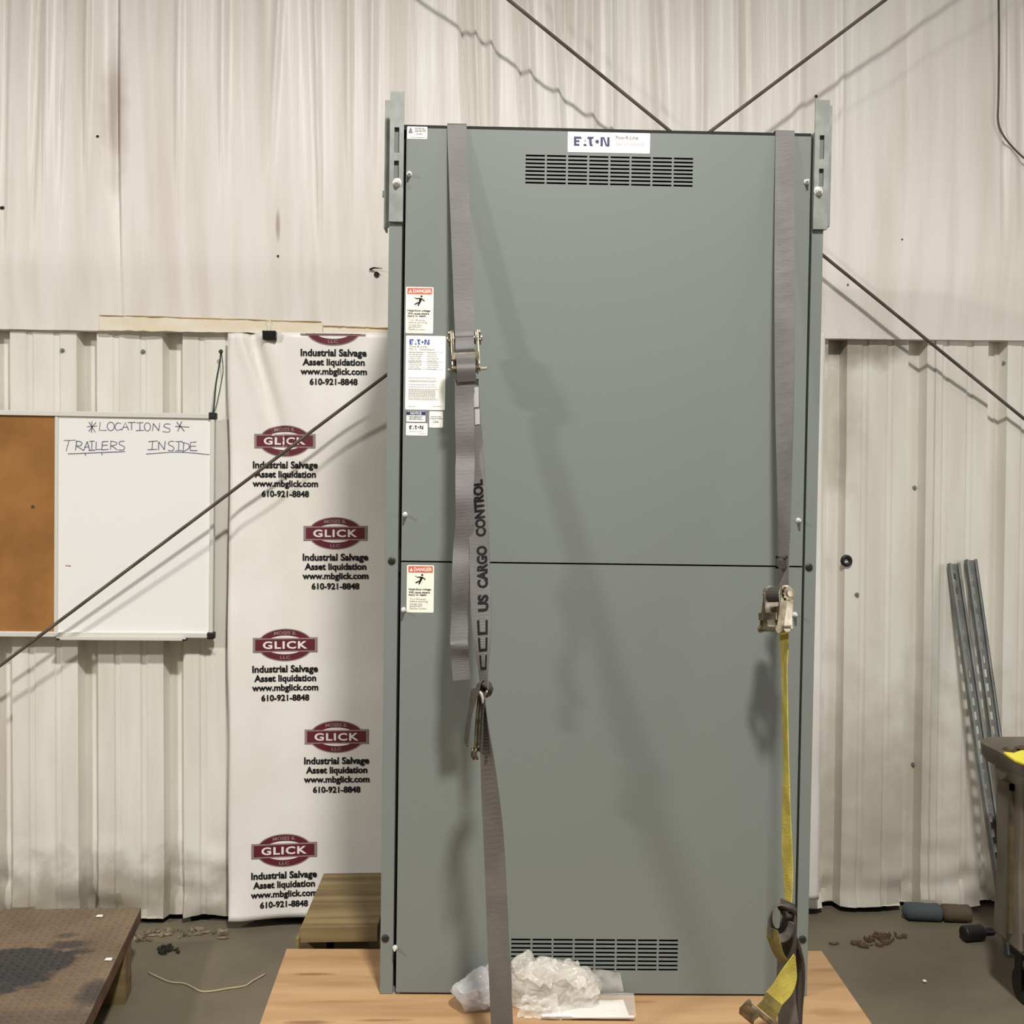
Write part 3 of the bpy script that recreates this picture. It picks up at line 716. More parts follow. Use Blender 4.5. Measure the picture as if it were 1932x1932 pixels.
def eaton(x0_, x1_, zc, parent, m_, dotm=None):
    """the letters E A T . N with the cut-away A and round O"""
    W_ = x1_-x0_; k = W_/33.0; h = 8.6*k; it = []
    P = lambda pts: ([(x0_+x*k, zc-h/2+z*h) for x, z in pts], [tuple(range(len(pts)))], 0, 0)
    it += [P([(0, 0), (2.2, 0), (2.2, 1), (0, 1)]), P([(2.2, .76), (7.2, .76), (6.6, 1), (2.2, 1)]), P([(2.2, .4), (5.4, .4), (5.0, .61), (2.2, .61)]), P([(2.2, 0), (5.4, 0), (4.8, .23), (2.2, .23)])]
    it += [P([(8.7, 0), (12.0, 0), (11.4, .24), (9.2, .24)]), P([(9.9, .5), (10.9, .5), (10.6, .7), (10.1, .7)])]
    it += [P([(12.5, 1), (18.4, 1), (17.6, .76), (12.2, .76)]), P([(13.9, .8), (16.2, .8), (16.6, .3), (17.8, 0), (14.9, 0), (14.2, .3)])]
    dv = [(x0_+(21.5+1.75*math.cos(t*math.pi/8))*k, zc+1.75*k*math.sin(t*math.pi/8)) for t in range(16)]; it.append((dv, [tuple(range(16))], 0, 0))
    it += [P([(24.6, 0), (26.8, 0), (26.8, 1), (24.6, 1)]), P([(30.8, 0), (33, 0), (33, 1), (30.8, 1)]), P([(26.4, 1), (28.0, 1), (31.3, 0), (29.6, 0)])]
    pr('brand_logo', parent, it, m_)
rl_ = random.Random(5)
# long name plate
o, x0_, x1_, z0_, z1_ = lab('name_plate', (1071.5, 248.5), (1226, 290), M['label'], .002, 'white name plate with blue logo above the upper vent')
eaton(x0_+.016, x0_+.016+.093, (z0_+z1_)/2+.002, o, M['navy'])
g = text_geo('Pow-R-Line', .058, None, .02); h = text_geo('Switchboard', .074, None, 0)
pr('lettering', o, [(*g, x0_+.125+.029, z0_+.040)], M['tgrey']); pr('lettering', o, [(*h, x0_+.125+.037, z0_+.024)], M['lgrey'])
# danger labels
def danger(pa, pb, label):
    o, x0_, x1_, z0_, z1_ = lab('danger_label', pa, pb, M['labelcream'], .003, label); W_ = x1_-x0_; H_ = z1_-z0_
    pr('red_header', o, [rc(x0_+W_*.05, x1_-W_*.05, z1_-H_*.155, z1_-H_*.022)], M['red'])
    global YP; YP = -.0046
    t = text_geo('DANGER', W_*.66, H_*.075, .02); zc = z1_-H_*.088
    tri = ([(x0_+W_*.10, zc-H_*.04), (x0_+W_*.22, zc-H_*.04), (x0_+W_*.16, zc+H_*.035)], [(0, 1, 2)], 0, 0)
    pr('header_lettering', o, [(*t, x0_+W_*.59, zc), tri], M['label']); YP = -.0042
    # falling figure struck by a bolt
    s = W_; cx_ = x0_+W_*.48; cz_ = z1_-H_*.30; it = []
    def limb(pts, w0):
        for (ax, az), (bx, bz) in zip(pts[:-1], pts[1:]):
            d_ = V((bx-ax, bz-az)); n_ = V((-d_.y, d_.x)).normalized()*w0
            it.append(([(cx_+s*(ax+n_.x), cz_+s*(az+n_.y)), (cx_+s*(bx+n_.x), cz_+s*(bz+n_.y)), (cx_+s*(bx-n_.x), cz_+s*(bz-n_.y)), (cx_+s*(ax-n_.x), cz_+s*(az-n_.y))], [(0, 1, 2, 3)], 0, 0))
    limb([(.07, .10), (.03, -.03)], .045); limb([(.06, .09), (-.10, .08)], .02); limb([(.08, .09), (.20, -.01)], .02); limb([(.03, -.04), (-.16, -.13)], .024); limb([(.04, -.04), (-.04, -.18)], .024); limb([(-.18, .13), (-.09, .07), (-.12, .10)], .010)
    it.append(([(cx_+s*(.085+.038*math.cos(k*.628)), cz_+s*(.165+.038*math.sin(k*.628))) for k in range(10)], [tuple(range(10))], 0, 0))
    pr('pictogram', o, it, M['black'])
    it = []
    for i, (tx, wf) in enumerate((('Hazardous voltage.', .84), ('Will cause severe', .78), ('injury or death.', .68))):
        g = text_geo(tx, W_*wf, None, .025); it.append((*g, x0_+W_*(.07+wf/2), z1_-H_*(.515+.058*i)))
    pr('warning_lettering', o, it, M['black'])
    it = []
    for i, (tx, wf) in enumerate((('Turn off power', .60), ('before working', .66), ('inside this', .46), ('equipment.', .46), ('Replace covers.', .62))):
        g = text_geo(tx, W_*wf, None, 0); it.append((*g, x0_+W_*(.12+wf/2), z1_-H_*(.72+.05*i)))
    pr('small_lettering', o, it, M['tgrey'])
danger((766, 541), (817, 629.5), 'danger sticker with red header on the upper cover')
danger((768, 1066), (818, 1156), 'danger sticker with red header on the lower cover')
# specification sheet
o, x0_, x1_, z0_, z1_ = lab('specification_sheet', (766, 633), (839.5, 774), M['label'], .003, 'large white specification sheet with blue logo'); W_ = x1_-x0_; H_ = z1_-z0_
eaton(x0_+W_*.09, x0_+W_*.59, z1_-H_*.085, o, M['blue'])
g1 = text_geo('Pow-R-Line', W_*.42, None, 0); g2 = text_geo('PRL-C   Switchboard', W_*.62, None, 0)
pr('lettering', o, [(*g1, x0_+W_*.31, z1_-H_*.145), (*g2, x0_+W_*.40, z1_-H_*.182)], M['tgrey'])
it = []
for i in range(9):
    zc = z1_-H_*(.225+.028*i); it += wordlines(x0_+W_*.08, x0_+W_*.46, zc, .0022, rl_, .7); it += wordlines(x0_+W_*.54, x1_-W_*.08, zc, .0022, rl_, .6)
for f_ in (.22, .35, .45): it.append(rc(x0_+W_*.06, x1_-W_*.06, z1_-H_*f_-.0004, z1_-H_*f_+.0004))
for f_ in (.57, .605, .62, .66, .69, .72, .735, .75, .765, .78, .795, .81, .825, .845, .86): it += wordlines(x0_+W_*.08, x1_-W_*.08, z1_-H_*f_, .0017, rl_, .8)
it += wordlines(x0_+W_*.07, x0_+W_*.25, z0_+H_*.045, .0016, rl_); it += wordlines(x0_+W_*.7, x0_+W_*.93, z0_+H_*.05, .0016, rl_)
pr('fine_print', o, it, M['lgrey'])
# small stickers
o, x0_, x1_, z0_, z1_ = lab('notice_label', (767, 776), (802.5, 796), M['label'], .002, 'small sticker with navy NOTICE header'); W_ = x1_-x0_; H_ = z1_-z0_
pr('navy_header', o, [rc(x0_, x1_, z1_-H_*.36, z1_-H_*.02)], M['navy']); YP = -.0046
pr('header_lettering', o, [(*text_geo('NOTICE', W_*.58, None, .02), (x0_+x1_)/2, z1_-H_*.19)], M['label']); YP = -.0042
it = []
for i in range(3): it += wordlines(x0_+W_*.15, x1_-W_*.1, z1_-H_*(.5+.13*i), .0021, rl_, .85)
pr('fine_print', o, it, M['tgrey'])
o, x0_, x1_, z0_, z1_ = lab('maker_label', (766, 798), (806.5, 822), M['label'], .002, 'small white sticker with black logo'); W_ = x1_-x0_; H_ = z1_-z0_
eaton(x0_+W_*.16, x1_-W_*.2, z1_-H_*.34, o, M['black']); pr('fine_print', o, wordlines(x0_+W_*.15, x1_-W_*.2, z1_-H_*.68, .0016, rl_)+wordlines(x0_+W_*.6, x1_-W_*.08, z1_-H_*.84, .0016, rl_), M['lgrey'])
o, x0_, x1_, z0_, z1_ = lab('origin_label', (810, 776), (835.5, 807), M['label'], .002, 'small white sticker reading USA'); W_ = x1_-x0_; H_ = z1_-z0_
pr('lettering', o, [(*text_geo('USA', W_*.42, None, .02), (x0_+x1_)/2, z1_-H_*.64), *wordlines(x0_+W_*.12, x1_-W_*.1, z1_-H_*.33, .0019, rl_), *wordlines(x0_+W_*.05, x1_-W_*.02, z1_-H_*.45, .0019, rl_)], M['tgrey'])
o, x0_, x1_, z0_, z1_ = lab('lifting_label', (768.5, 238.5), (806, 262.5), M['label'], .001, 'small white sticker in the top left corner'); W_ = x1_-x0_; H_ = z1_-z0_
it = [([(x0_+W_*.05, z0_+H_*.45), (x0_+W_*.28, z0_+H_*.45), (x0_+W_*.2, z0_+H_*.9), (x0_+W_*.13, z0_+H_*.9)], [(0, 1, 2, 3)], 0, 0)]
for i in range(3): it += wordlines(x0_+W_*.38, x1_-W_*.08, z1_-H_*(.14+.13*i), .0024, rl_, .9)
it += wordlines(x0_+W_*.45, x1_-W_*.2, z1_-H_*.6, .0024, rl_, .5); it += wordlines(x0_+W_*.2, x1_-W_*.1, z1_-H_*.88, .0014, rl_, .9)
pr('fine_print', o, it, M['tgrey'])

# ================================================================== STRAPS
FULL = .0252            # half width of 2 inch webbing
def strap_path(rows, n=8):
    """rows: (px, py, off, twist_deg[, half width]) -> centres and half-width vectors"""
    C = cr([pf(r[0], r[1], r[2]) for r in rows], n); A_ = cr([V((r[3], (r[4] if len(r) > 4 else FULL), 0)) for r in rows], n); W_ = []
    for i, c_ in enumerate(C):
        t = (C[min(i+1, len(C)-1)]-C[max(i-1, 0)]).normalized(); wv = (CX-t*CX.dot(t)).normalized(); nv = t.cross(wv)
        a_ = math.radians(A_[i].x); W_.append((wv*math.cos(a_)+nv*math.sin(a_))*A_[i].y)
    return C, W_
def strap(name, rows, m, parent, n=8, th=.0022):
    C, W_ = strap_path(rows, n); mb = MB(); mb.ribbon(C, W_, th); return obj(name, mb, m, parent), C, W_
def ratchet(parent, T):
    """ratchet buckle about its own origin: x across, z along the strap, -y to the front"""
    def plate(mb, x, prof, th):
        mb.hexa([T @ V((x-th/2, y, z)) for y, z in prof], [T @ V((x+th/2, y, z)) for y, z in prof])
    def arc(cy, cz, r, a0, a1, n=7): return [(cy+r*math.cos(a0+(a1-a0)*i/n), cz+r*math.sin(a0+(a1-a0)*i/n)) for i in range(n+1)]
    pi = math.pi
    mb = MB(); prof = arc(-.004, .034, .022, 0, pi)+[(-.024, 0)]+arc(-.004, -.048, .012, pi, 2*pi)+[(.016, 0)]
    for x in (-.0285, .0285): plate(mb, x, prof, .0028)
    mb.box((-.028, .010, -.052), (.028, .014, .005), T=T)
    obj('ratchet_frame', mb, M['steel'], parent, bevel=.0006)
    mb = MB(); prof = arc(-.006, .034, .017, -pi/2, pi/2)+[(-.020, .05)]+arc(-.034, -.052, .010, pi/2+.4, pi*1.5+.3)+[(-.018, -.05)]
    for x in (-.0335, .0335): plate(mb, x, prof, .0024)
    mb.tube([T @ V((-.034, -.036, -.052)), T @ V((.034, -.036, -.052))], .0065, 10); mb.box((-.034, -.0405, -.03), (.034, -.0385, -.012), T=T)
    obj('handle', mb, M['brass'], parent)
    for x in (-.0395, .0375):
        n = 11; prof = [((.019 if i % 2 else .0145)*math.cos(2*pi*i/(2*n))-.004, (.019 if i % 2 else .0145)*math.sin(2*pi*i/(2*n))+.034) for i in range(2*n)]
        mb = MB(); plate(mb, x+.001, prof, .003); obj('toothed_wheel', mb, M['brass'], parent)
    mb = MB(); mb.cyl(T @ V((-.044, -.004, .034)), T @ V((.044, -.004, .034)), .0075, 14); obj('axle', mb, M['steel'], parent); mb = MB(); mb.cyl(T @ V((-.046, -.008, -.047)), T @ V((.052, -.008, -.047)), .0042, 10)
    obj('cross_pin', mb, M['steel'], parent)
def frameT(px, py, off, up, twist, s=1.0):
    c_ = pf(px, py, off); z_ = up.normalized(); x_ = (CX-z_*CX.dot(z_)).normalized(); y_ = z_.cross(x_)
    Mx = Matrix((x_, y_, z_)).transposed().to_4x4()
    return Matrix.Translation(c_) @ Mx @ Matrix.Rotation(math.radians(twist), 4, 'Z') @ Matrix.Scale(s, 4)

# ---- left strap
OFF = lambda py: .006+.40*(py-238)/(1932-238)
ls = thing('ratchet_strap', pf(862, 238, .0), 'grey webbing ratchet strap hanging down the left of the cabinet front, lettered in black', 'strap', 'straps over the cabinet')
topb = CABM @ V((lc(862, 238).x, .3, CH+.003))
top0 = CABM @ V((lc(862, 238).x, .03, CH+.003))
rows = [(862, 236.5, .006, 0), (864, 300, OFF(300), 0), (870, 450, OFF(450), 0), (876, 600, OFF(600), 0), (879, 650, OFF(650)+.004, 0)]
C, W_ = strap_path(rows, 8); C = [topb, top0, CABM @ V((lc(862, 238).x, .005, CH+.003))]+C; W_ = [CX*FULL]*3+W_
mb = MB(); mb.ribbon(C, W_, .0022); obj('upper_webbing', mb, M['web'], ls)
up = pf(876, 600, OFF(600))-pf(884, 760, OFF(760))
T1 = frameT(878, 664, OFF(664), up, 0)
ratchet(ls, T1)
# webbing wound on the spool and draped over the closed handle
prof = [(-.004+.0205*math.cos(t), .034+.0205*math.sin(t)) for t in [i*math.pi/10 for i in range(-2, 12)]]+[(-.034, .018), (-.042, .0), (-.0435, -.006), (-.038, -.016), (-.047, -.026), (-.0445, -.045), (-.046, -.06), (-.030, -.085)]
C = cr([T1 @ V((0, y, z)) for y, z in prof], 4); XW = (T1.to_3x3() @ V((1, 0, 0)))
mb = MB(); mb.ribbon(C, [XW*.0235]*len(C), .003); obj('wound_webbing', mb, M['web'], ls)
tail = [(877, 716, OFF(700)+.030, 0)]
for i, (px, py) in enumerate(((876, 760), (877, 815), (878, 860), (877, 890), (876, 940), (876, 985), (872, 1030), (870, 1070), (869, 1115), (868, 1160), (866, 1205), (867, 1220), (868, 1245), (871, 1283))):
    tail.append((px, py, max(OFF(py)+.016+.006*math.sin(i*2.3), .0) if py < 900 else .188+.008*math.sin(i*1.9), 6*math.sin(i*1.3), FULL*(.93 if py < 900 else .86)))
strap('loose_tail', tail, M['web'], ls, 7)
# lettered tight strap down to the knot
lrow = [(884, 716, OFF(716)+.004, 0), (887, 770, OFF(770), 8), (893, 850, OFF(850), 14), (898, 920, OFF(920), 16), (904, 1020, OFF(1020), 14), (906, 1090, OFF(1090), 10), (908, 1160, OFF(1160), 18), (910, 1215, OFF(1215), 38), (912, 1260, OFF(1260), 60), (914, 1302, OFF(1302), 70)]
o, C, W_ = strap('lettered_webbing', lrow, M['web'], ls, 10)
S = [0.0]
for i in range(1, len(C)): S.append(S[-1]+(C[i]-C[i-1]).length)
def on_strap(s_, v_, e=.0018):
    s_ = max(0, min(S[-1]-1e-5, s_)); i = max(j for j in range(len(S)-1) if S[j] <= s_); t = (s_-S[i])/(S[i+1]-S[i])
    c_ = C[i].lerp(C[i+1], t); wv = W_[i].lerp(W_[i+1], t); tt = (C[i+1]-C[i]).normalized(); nn = wv.cross(tt).normalized()
    if nn.dot(CN) < 0: nn = -nn
    return c_+wv.normalized()*v_+nn*e
def s_at(py):
    z = pf(905, py, OFF(py)).dot(CZ)
    for i in range(len(C)-1):
        a_, b_ = C[i].dot(CZ), C[i+1].dot(CZ)
        if a_ >= z >= b_: return S[i]+(a_-z)/(a_-b_)*(S[i+1]-S[i])
    return S[-1]
def letter(body, pya, pyb, hh, name='lettering'):
    s0 = s_at(pya); s1 = s_at(pyb)     # pya lower on the strap (start), pyb upper (end)
    vs, fs = text_geo(body, s0-s1, hh, .05); cm = (s0+s1)/2; mb = MB()
    mb.add([on_strap(cm-x, -y+.006) for x, y in vs], fs); obj(name, mb, M['black'], o)
letter('US', 1154, 1122, .027); letter('CARGO', 1110, 1030, .027); letter('CONTROL', 1013, 906, .027)
# looped mark printed below the words
mb = MB()
for pa, pb in ((1198, 1170), (1229, 1203), (1264, 1236)):
    s0, s1 = s_at(pa), s_at(pb)
    for v0, v1, u0, u1 in ((-.011, -.005, 0, 1), (.011, .017, 0, 1), (-.011, .017, 0, .2)):
        mb.add([on_strap(s0+(s1-s0)*u0, v0), on_strap(s0+(s1-s0)*u1, v0), on_strap(s0+(s1-s0)*u1, v1), on_strap(s0+(s1-s0)*u0, v1)], [(0, 1, 2, 3)])
obj('printed_mark', mb, M['black'], o)
# sewn white tags
for pa, pb in ((770, 732), (803, 774)):
    s0, s1 = s_at(pa), s_at(pb); mb = MB(); vs = [on_strap(s1, .012), on_strap(s0, .010), on_strap(s0, .022), on_strap(s1, .024)]
    mb.hexa([v for v in vs], [v+CN*.001 for v in vs]); obj('sewn_tag', mb, M['lgrey'], o)
# knot
mb = MB(); k = pf(913, 1300, OFF(1300)); 
mb.tube(cr([k+CX*-.012+CZ*.006, k+CX*-.004+CZ*.014+CN*.012, k+CX*.010+CZ*.006+CN*.014, k+CX*.012-CZ*.008+CN*.004, k-CZ*.012+CN*.012, k-CX*.010-CZ*.004+CN*.012, k+CX*-.012+CZ*.006], 5), .0075, 8)
mb.blob(k+CX*.010, (.013, .012, .018), 2, .3, 3); obj('knot', mb, M['webdark'], ls, smooth=True)
strap('knotted_end', [(908, 1290, OFF(1290)+.02, 62), (897, 1302, OFF(1300)+.03, 70), (889, 1335, OFF(1330)+.02, 80), (883, 1370, OFF(1370)+.01, 80), (879, 1404, OFF(1400)+.0, 80)], M['webdark'], ls, 6)

# ---- lower strap that carries on to the skid
lw = thing('tie_down_strap', pf(912, 1305, OFF(1305)), 'plain brownish grey strap running from the knot down past the plastic bags', 'strap', 'straps over the cabinet')
strap('webbing', [(911, 1312, OFF(1312), 80), (912, 1345, OFF(1345), 72), (914, 1380, OFF(1380), 64), (919, 1430, OFF(1430), 52), (925, 1500, OFF(1500), 36), (931, 1580, OFF(1580), 22), (936, 1680, OFF(1680), 14), (941, 1800, OFF(1800), 8), (947, 1932, OFF(1932), 4), (950, 2000, OFF(1932)+.0, 3)], M['web2'], lw, 8)
mb = MB(); h0 = pf(910, 1306, OFF(1306)+.02)
for sx in (-.004, .004):
    mb.tube(cr([h0+CX*(.004+sx*2)+CZ*.004, pf(906, 1325, OFF(1325)+.016)+CX*sx, pf(902, 1370, OFF(1370)+.01)+CX*sx, pf(900, 1408, OFF(1400)+.008)+CX*sx, pf(895, 1414, OFF(1410)+.02)+CX*sx, pf(894, 1424, OFF(1420)+.02)+CX*sx, pf(897, 1432, OFF(1430)+.012)+CX*sx], 5), .0036, 8)
obj('wire_hook', mb, M['brass'], lw, smooth=True)
mb = MB(); mb.tube(cr([pf(898, 1316, OFF(1316)+.024), pf(902, 1306, OFF(1306)+.03), pf(908, 1310, OFF(1310)+.03), pf(912, 1328, OFF(1328)+.02)], 5), .0042, 8); obj('hook_eye', mb, M['zinc'], lw, smooth=True)
strap('doubled_end', [(909, 1318, OFF(1318)+.008, 70), (906, 1350, OFF(1350)+.006, 74), (905, 1390, OFF(1390)+.004, 74), (904, 1418, OFF(1418)+.004, 76)], M['webdark'], lw, 6)

# ---- right strap
OR = lambda py: .006+.30*(py-248)/(1932-248)
rs_ = thing('ratchet_strap', pf(1481, 248, 0), 'grey and yellow ratchet strap hanging down the right of the cabinet front', 'strap', 'straps over the cabinet')
xr = lc(1481, 248).x
rows = [(1481, 246.5, .006, 0), (1481, 300, OR(300), 4), (1480, 430, OR(430), 10), (1480, 600, OR(600), 24), (1480, 760, OR(760), 42), (1480, 900, OR(900), 60), (1480, 1000, OR(1000), 70), (1479, 1055, OR(1055), 76), (1478, 1125, OR(1125), 74)]
C, W2 = strap_path(rows, 8); C = [CABM @ V((xr, .3, CH+.003)), CABM @ V((xr, .03, CH+.003)), CABM @ V((xr, .005, CH+.003))]+C; W2 = [CX*FULL]*3+W2
mb = MB(); mb.ribbon(C, W2, .0022); obj('upper_webbing', mb, M['web'], rs_)
mb = MB(); k = pf(1475, 1058, OR(1058)+.012)
for z0_, z1_ in ((.006, .012), (-.020, -.012)): mb.box((-.014, -.006, z0_), (.013, .006, z1_), T=Matrix.Translation(k))
for x0_, x1_ in ((-.014, -.009), (.008, .013)): mb.box((x0_, -.006, -.020), (x1_, .006, .012), T=Matrix.Translation(k))
mb.box((-.009, -.003, -.012), (.009, .004, .001), T=Matrix.Translation(k)); obj('strap_keeper', mb, M['webdark'], rs_, bevel=.001)
T2 = frameT(1472, 1147, OR(1147)+.02, pf(1470, 1050, OR(1050))-pf(1474, 1200, OR(1200)), -66, 1.0)
ratchet(rs_, T2)
prof = [(-.004+.0165*math.cos(t), .034+.0165*math.sin(t)) for t in [i*math.pi/8 for i in range(16)]]
C = [T2 @ V((0, y, z)) for y, z in prof]+[T2 @ V((0, prof[0][0], prof[0][1]))]; XW = T2.to_3x3() @ V((1, 0, 0))
mb = MB(); mb.ribbon(C, [XW*.0235]*len(C), .006); obj('wound_webbing', mb, M['webdark'], rs_)
strap('yellow_webbing', [(1479, 1180, OR(1180)+.005, 80), (1480, 1225, OR(1225), 84), (1480, 1260, OR(1260), 90), (1481, 1330, OR(1330), 91), (1483, 1440, OR(1440), 90), (1484, 1540, OR(1540), 83), (1485, 1600, OR(1600), 77), (1487, 1650, OR(1650), 80), (1487, 1700, OR(1700), 88), (1486, 1720, OR(1720)+.01, 90)], M['yellow'], rs_, 8)

# ---- grey sling knotted to the yellow strap and the yellow hook strap
sg = thing('grey_sling', pf(1490, 1720, OR(1720)), 'dark grey sling looped and knotted at the lower right of the cabinet', 'strap', 'straps over the cabinet')
Ob = .31
LC = []; LW = []
for i in range(29):
    t = math.radians(60+300*i/28); rx_, ry_ = 17.5, 29
    px, py = 1470+rx_*math.cos(t)*1.0, 1737-ry_*math.sin(t)
    rad = (CX*math.cos(t)+CZ*math.sin(t)); LC.append(pf(px, py, Ob+.03+.01*math.sin(t))); LW.append(rad*.0085+CN*.019)
mb = MB(); mb.ribbon(LC, LW, .004); obj('sling_loop', mb, M['web2'], sg)
strap('hanging_end', [(1486, 1700, Ob+.01, 66), (1487, 1730, Ob+.012, 62), (1486, 1770, Ob+.012, 54), (1484, 1810, Ob+.01, 50), (1483, 1850, Ob+.0, 46), (1484, 1890, Ob+.0, 42), (1488, 1932, Ob+.01, 34), (1490, 1975, Ob+.01, 26)], M['web2'], sg, 8)
strap('folded_edge', [(1492, 1778, Ob+.01, 70), (1501, 1790, Ob+.02, 72), (1507, 1815, Ob+.02, 73), (1507, 1850, Ob+.015, 74), (1503, 1890, Ob+.01, 72), (1500, 1932, Ob+.01, 68), (1498, 1975, Ob+.01, 62)], M['webdark'], sg, 8)
mb = MB(); k = pf(1487, 1712, Ob+.02)
mb.tube(cr([k+CX*-.02, k+CX*-.006+CN*.016+CZ*.008, k+CX*.010+CN*.012-CZ*.002, k+CX*.010-CZ*.014, k-CX*.006-CZ*.014+CN*.014, k-CX*.016-CZ*.002+CN*.01], 5), .008, 8); obj('knot', mb, M['webdark'], sg, smooth=True)
ys = thing('yellow_hook_strap', pf(1450, 1900, .36), 'short bright yellow strap end with a flat metal hook, hanging from the grey sling', 'strap', 'straps over the cabinet')
strap('yellow_webbing', [(1457, 1752, Ob+.035, 76, FULL), (1461, 1778, Ob+.04, 66), (1470, 1800, Ob+.03, 58), (1482, 1818, Ob+.02, 52)], M['ydark'], ys, 7)
# bright face sweeping down to the left
LP = cr([pf(1480, 1796, Ob+.05), pf(1478, 1838, Ob+.06), pf(1464, 1870, Ob+.07), pf(1440, 1897, Ob+.08)], 7)
RP = cr([pf(1502, 1800, Ob+.05), pf(1505, 1850, Ob+.05), pf(1494, 1882, Ob+.06), pf(1469, 1905, Ob+.075)], 7)
LP = cr([pf(1498, 1800, Ob+.05), pf(1474, 1832, Ob+.06), pf(1460, 1855, Ob+.07), pf(1446, 1872, Ob+.08)], 7)
RP = cr([pf(1500, 1803, Ob+.045), pf(1503, 1845, Ob+.05), pf(1494, 1874, Ob+.06), pf(1475, 1896, Ob+.075)], 7)
mb = MB(); mb.ribbon([(l+r)/2 for l, r in zip(LP, RP)], [(r-l)/2 for l, r in zip(LP, RP)], .0024); obj('bright_webbing', mb, M['yellow'], ys)
l0, r0 = LP[-1], RP[-1]; l1, r1 = pf(1428, 1898, Ob+.09), pf(1462, 1926, Ob+.085)
mb = MB(); mb.ribbon([(l0+r0)/2, (l0+r0+l1+r1)/4+CN*.004, (l1+r1)/2], [(r0-l0)/2, (r0-l0)/2, (r1-l1)/2], .004); obj('dark_yellow_end', mb, M['ydark'], ys)  # webbing end in the darker yellow
mb = MB(); mb.ribbon([(l0+r0)/2+CN*.002-CZ*.001, (l0+r0)/2+CN*.002-CZ*.0045-CX*.0022], [(r0-l0)/2]*2, .001); obj('stitched_hem', mb, M['string'], ys)
mb = MB(); h0, h1 = pf(1416, 1898, Ob+.095), pf(1455, 1931, Ob+.085)
mb.tube([h0, h1], .006, 10); mb.tube(cr([h0+CZ*.012, h0-CX*.010+CZ*.004, h0-CX*.014-CZ*.010, h0-CX*.004-CZ*.016], 5), .005, 8)
mb.ribbon([pf(1421, 1903, Ob+.10), pf(1409, 1914, Ob+.10), pf(1408, 1922, Ob+.085)], [(h1-h0)*.35]*3, .004); obj('flat_hook', mb, M['brass'], ys, smooth=False)

# ================================================================== BAGS ON THE SKID
def bag(name, lobes, m, label, amp=.3, planes=60, seed=1, flaps=(), sub=6):
    """crumpled film: flat facets meeting in sharp ridges, with a few loose flaps"""
    mb = MB(); rr = random.Random(seed)
    def settle(w_):
        fl_z = hz(w_.x)+.002
        if w_.z < fl_z: w_.z = fl_z+.002*abs(noise.noise(w_*40))
        lq = CABI @ w_
        if lq.y > -.014: lq.y = -.014-.004*abs(noise.noise(w_*30)); w_ = CABM @ lq
        w_.x = min(w_.x, xdiv-.002-.003*abs(noise.noise(w_*25))) if lobes[0][0].x < xdiv else max(w_.x, xdiv+.002+.003*abs(noise.noise(w_*25)))
        return w_
    for c_, r_ in lobes:
        NS = [(V((rr.gauss(0, 1), rr.gauss(0, 1), rr.gauss(0, 1))).normalized(), rr.uniform(.74, 1.0)) for _ in range(planes)]
        bm = bmesh.new(); bmesh.ops.create_icosphere(bm, subdivisions=sub, radius=1); vs = []
        for v in bm.verts:
            p = v.co.normalized(); k = 1.15
            pw_ = (p+.18*noise.noise_vector(p*2.3+c_*7)).normalized()
            for n_, d_ in NS:
                t = pw_.dot(n_)
                if t > .3: k = min(k, d_/t)
            q_ = p*1.5+c_*11
            k += amp*.5*noise.noise(q_) - amp*.55*max(0, .22-abs(noise.noise(q_*1.7+V((4, 2, 0)))))
            vs.append(settle(V((p.x*r_[0]*k, p.y*r_[1]*k, p.z*r_[2]*k))+c_))
        bm.verts.index_update(); fs = [[v.index for v in f.verts] for f in bm.faces]; bm.free(); mb.add(vs, fs)
    for f_ in flaps:
        n = 16; q0 = len(mb.v)
        for j in range(n+1):
            for i in range(n+1):
                p = f_[0].lerp(f_[1], i/n).lerp(f_[3].lerp(f_[2], i/n), j/n); nn = (f_[1]-f_[0]).cross(f_[3]-f_[0]).normalized()
                h = abs(noise.noise(p*38))+.6*abs(noise.noise(p*75))
                mb.v.append(settle(p+nn*.02*(h-.35)+V((0, 0, .012*noise.noise(p*55)))))
        for j in range(n):
            for i in range(n): a = q0+j*(n+1)+i; mb.f.append([a, a+1, a+n+2, a+n+1]); mb.m.append(0)
    o_ = obj(name, mb, m, smooth=True); return tag(o_, label, 'plastic bag', 'plastic bags on the skid')
xdiv = atH(963, 1900).x
g = lambda px, py, dz: atH(px, py)+V((0, 0, dz))
bag('plastic_bag', [(g(908, 1899, .042), (.072, .06, .066)), (g(942, 1896, .055), (.055, .05, .066))], M['bag2'], 'grey bulging plastic parts bag left of the strap, on the plywood', amp=.22, planes=34, seed=4)
bag('plastic_bag', [(g(1036, 1897, .055), (.110, .055, .082)), (g(985, 1890, .062), (.060, .05, .066)), (g(1090, 1893, .040), (.075, .052, .060))], M['bag'], 'large crumpled clear plastic bag right of the strap, against the lower vent', amp=.34, planes=46, seed=9,
    flaps=[[pf(985, 1850, .09), pf(1040, 1862, .11), pf(1050, 1808, .06), pf(1000, 1812, .05)], [pf(1040, 1850, .10), pf(1110, 1868, .10), pf(1090, 1812, .05), pf(1042, 1812, .05)], [pf(1080, 1885, .10), pf(1135, 1880, .08), pf(1120, 1842, .05), pf(1085, 1838, .06)], [pf(975, 1922, .13), pf(1060, 1926, .14), pf(1050, 1878, .11), pf(985, 1880, .11)]])
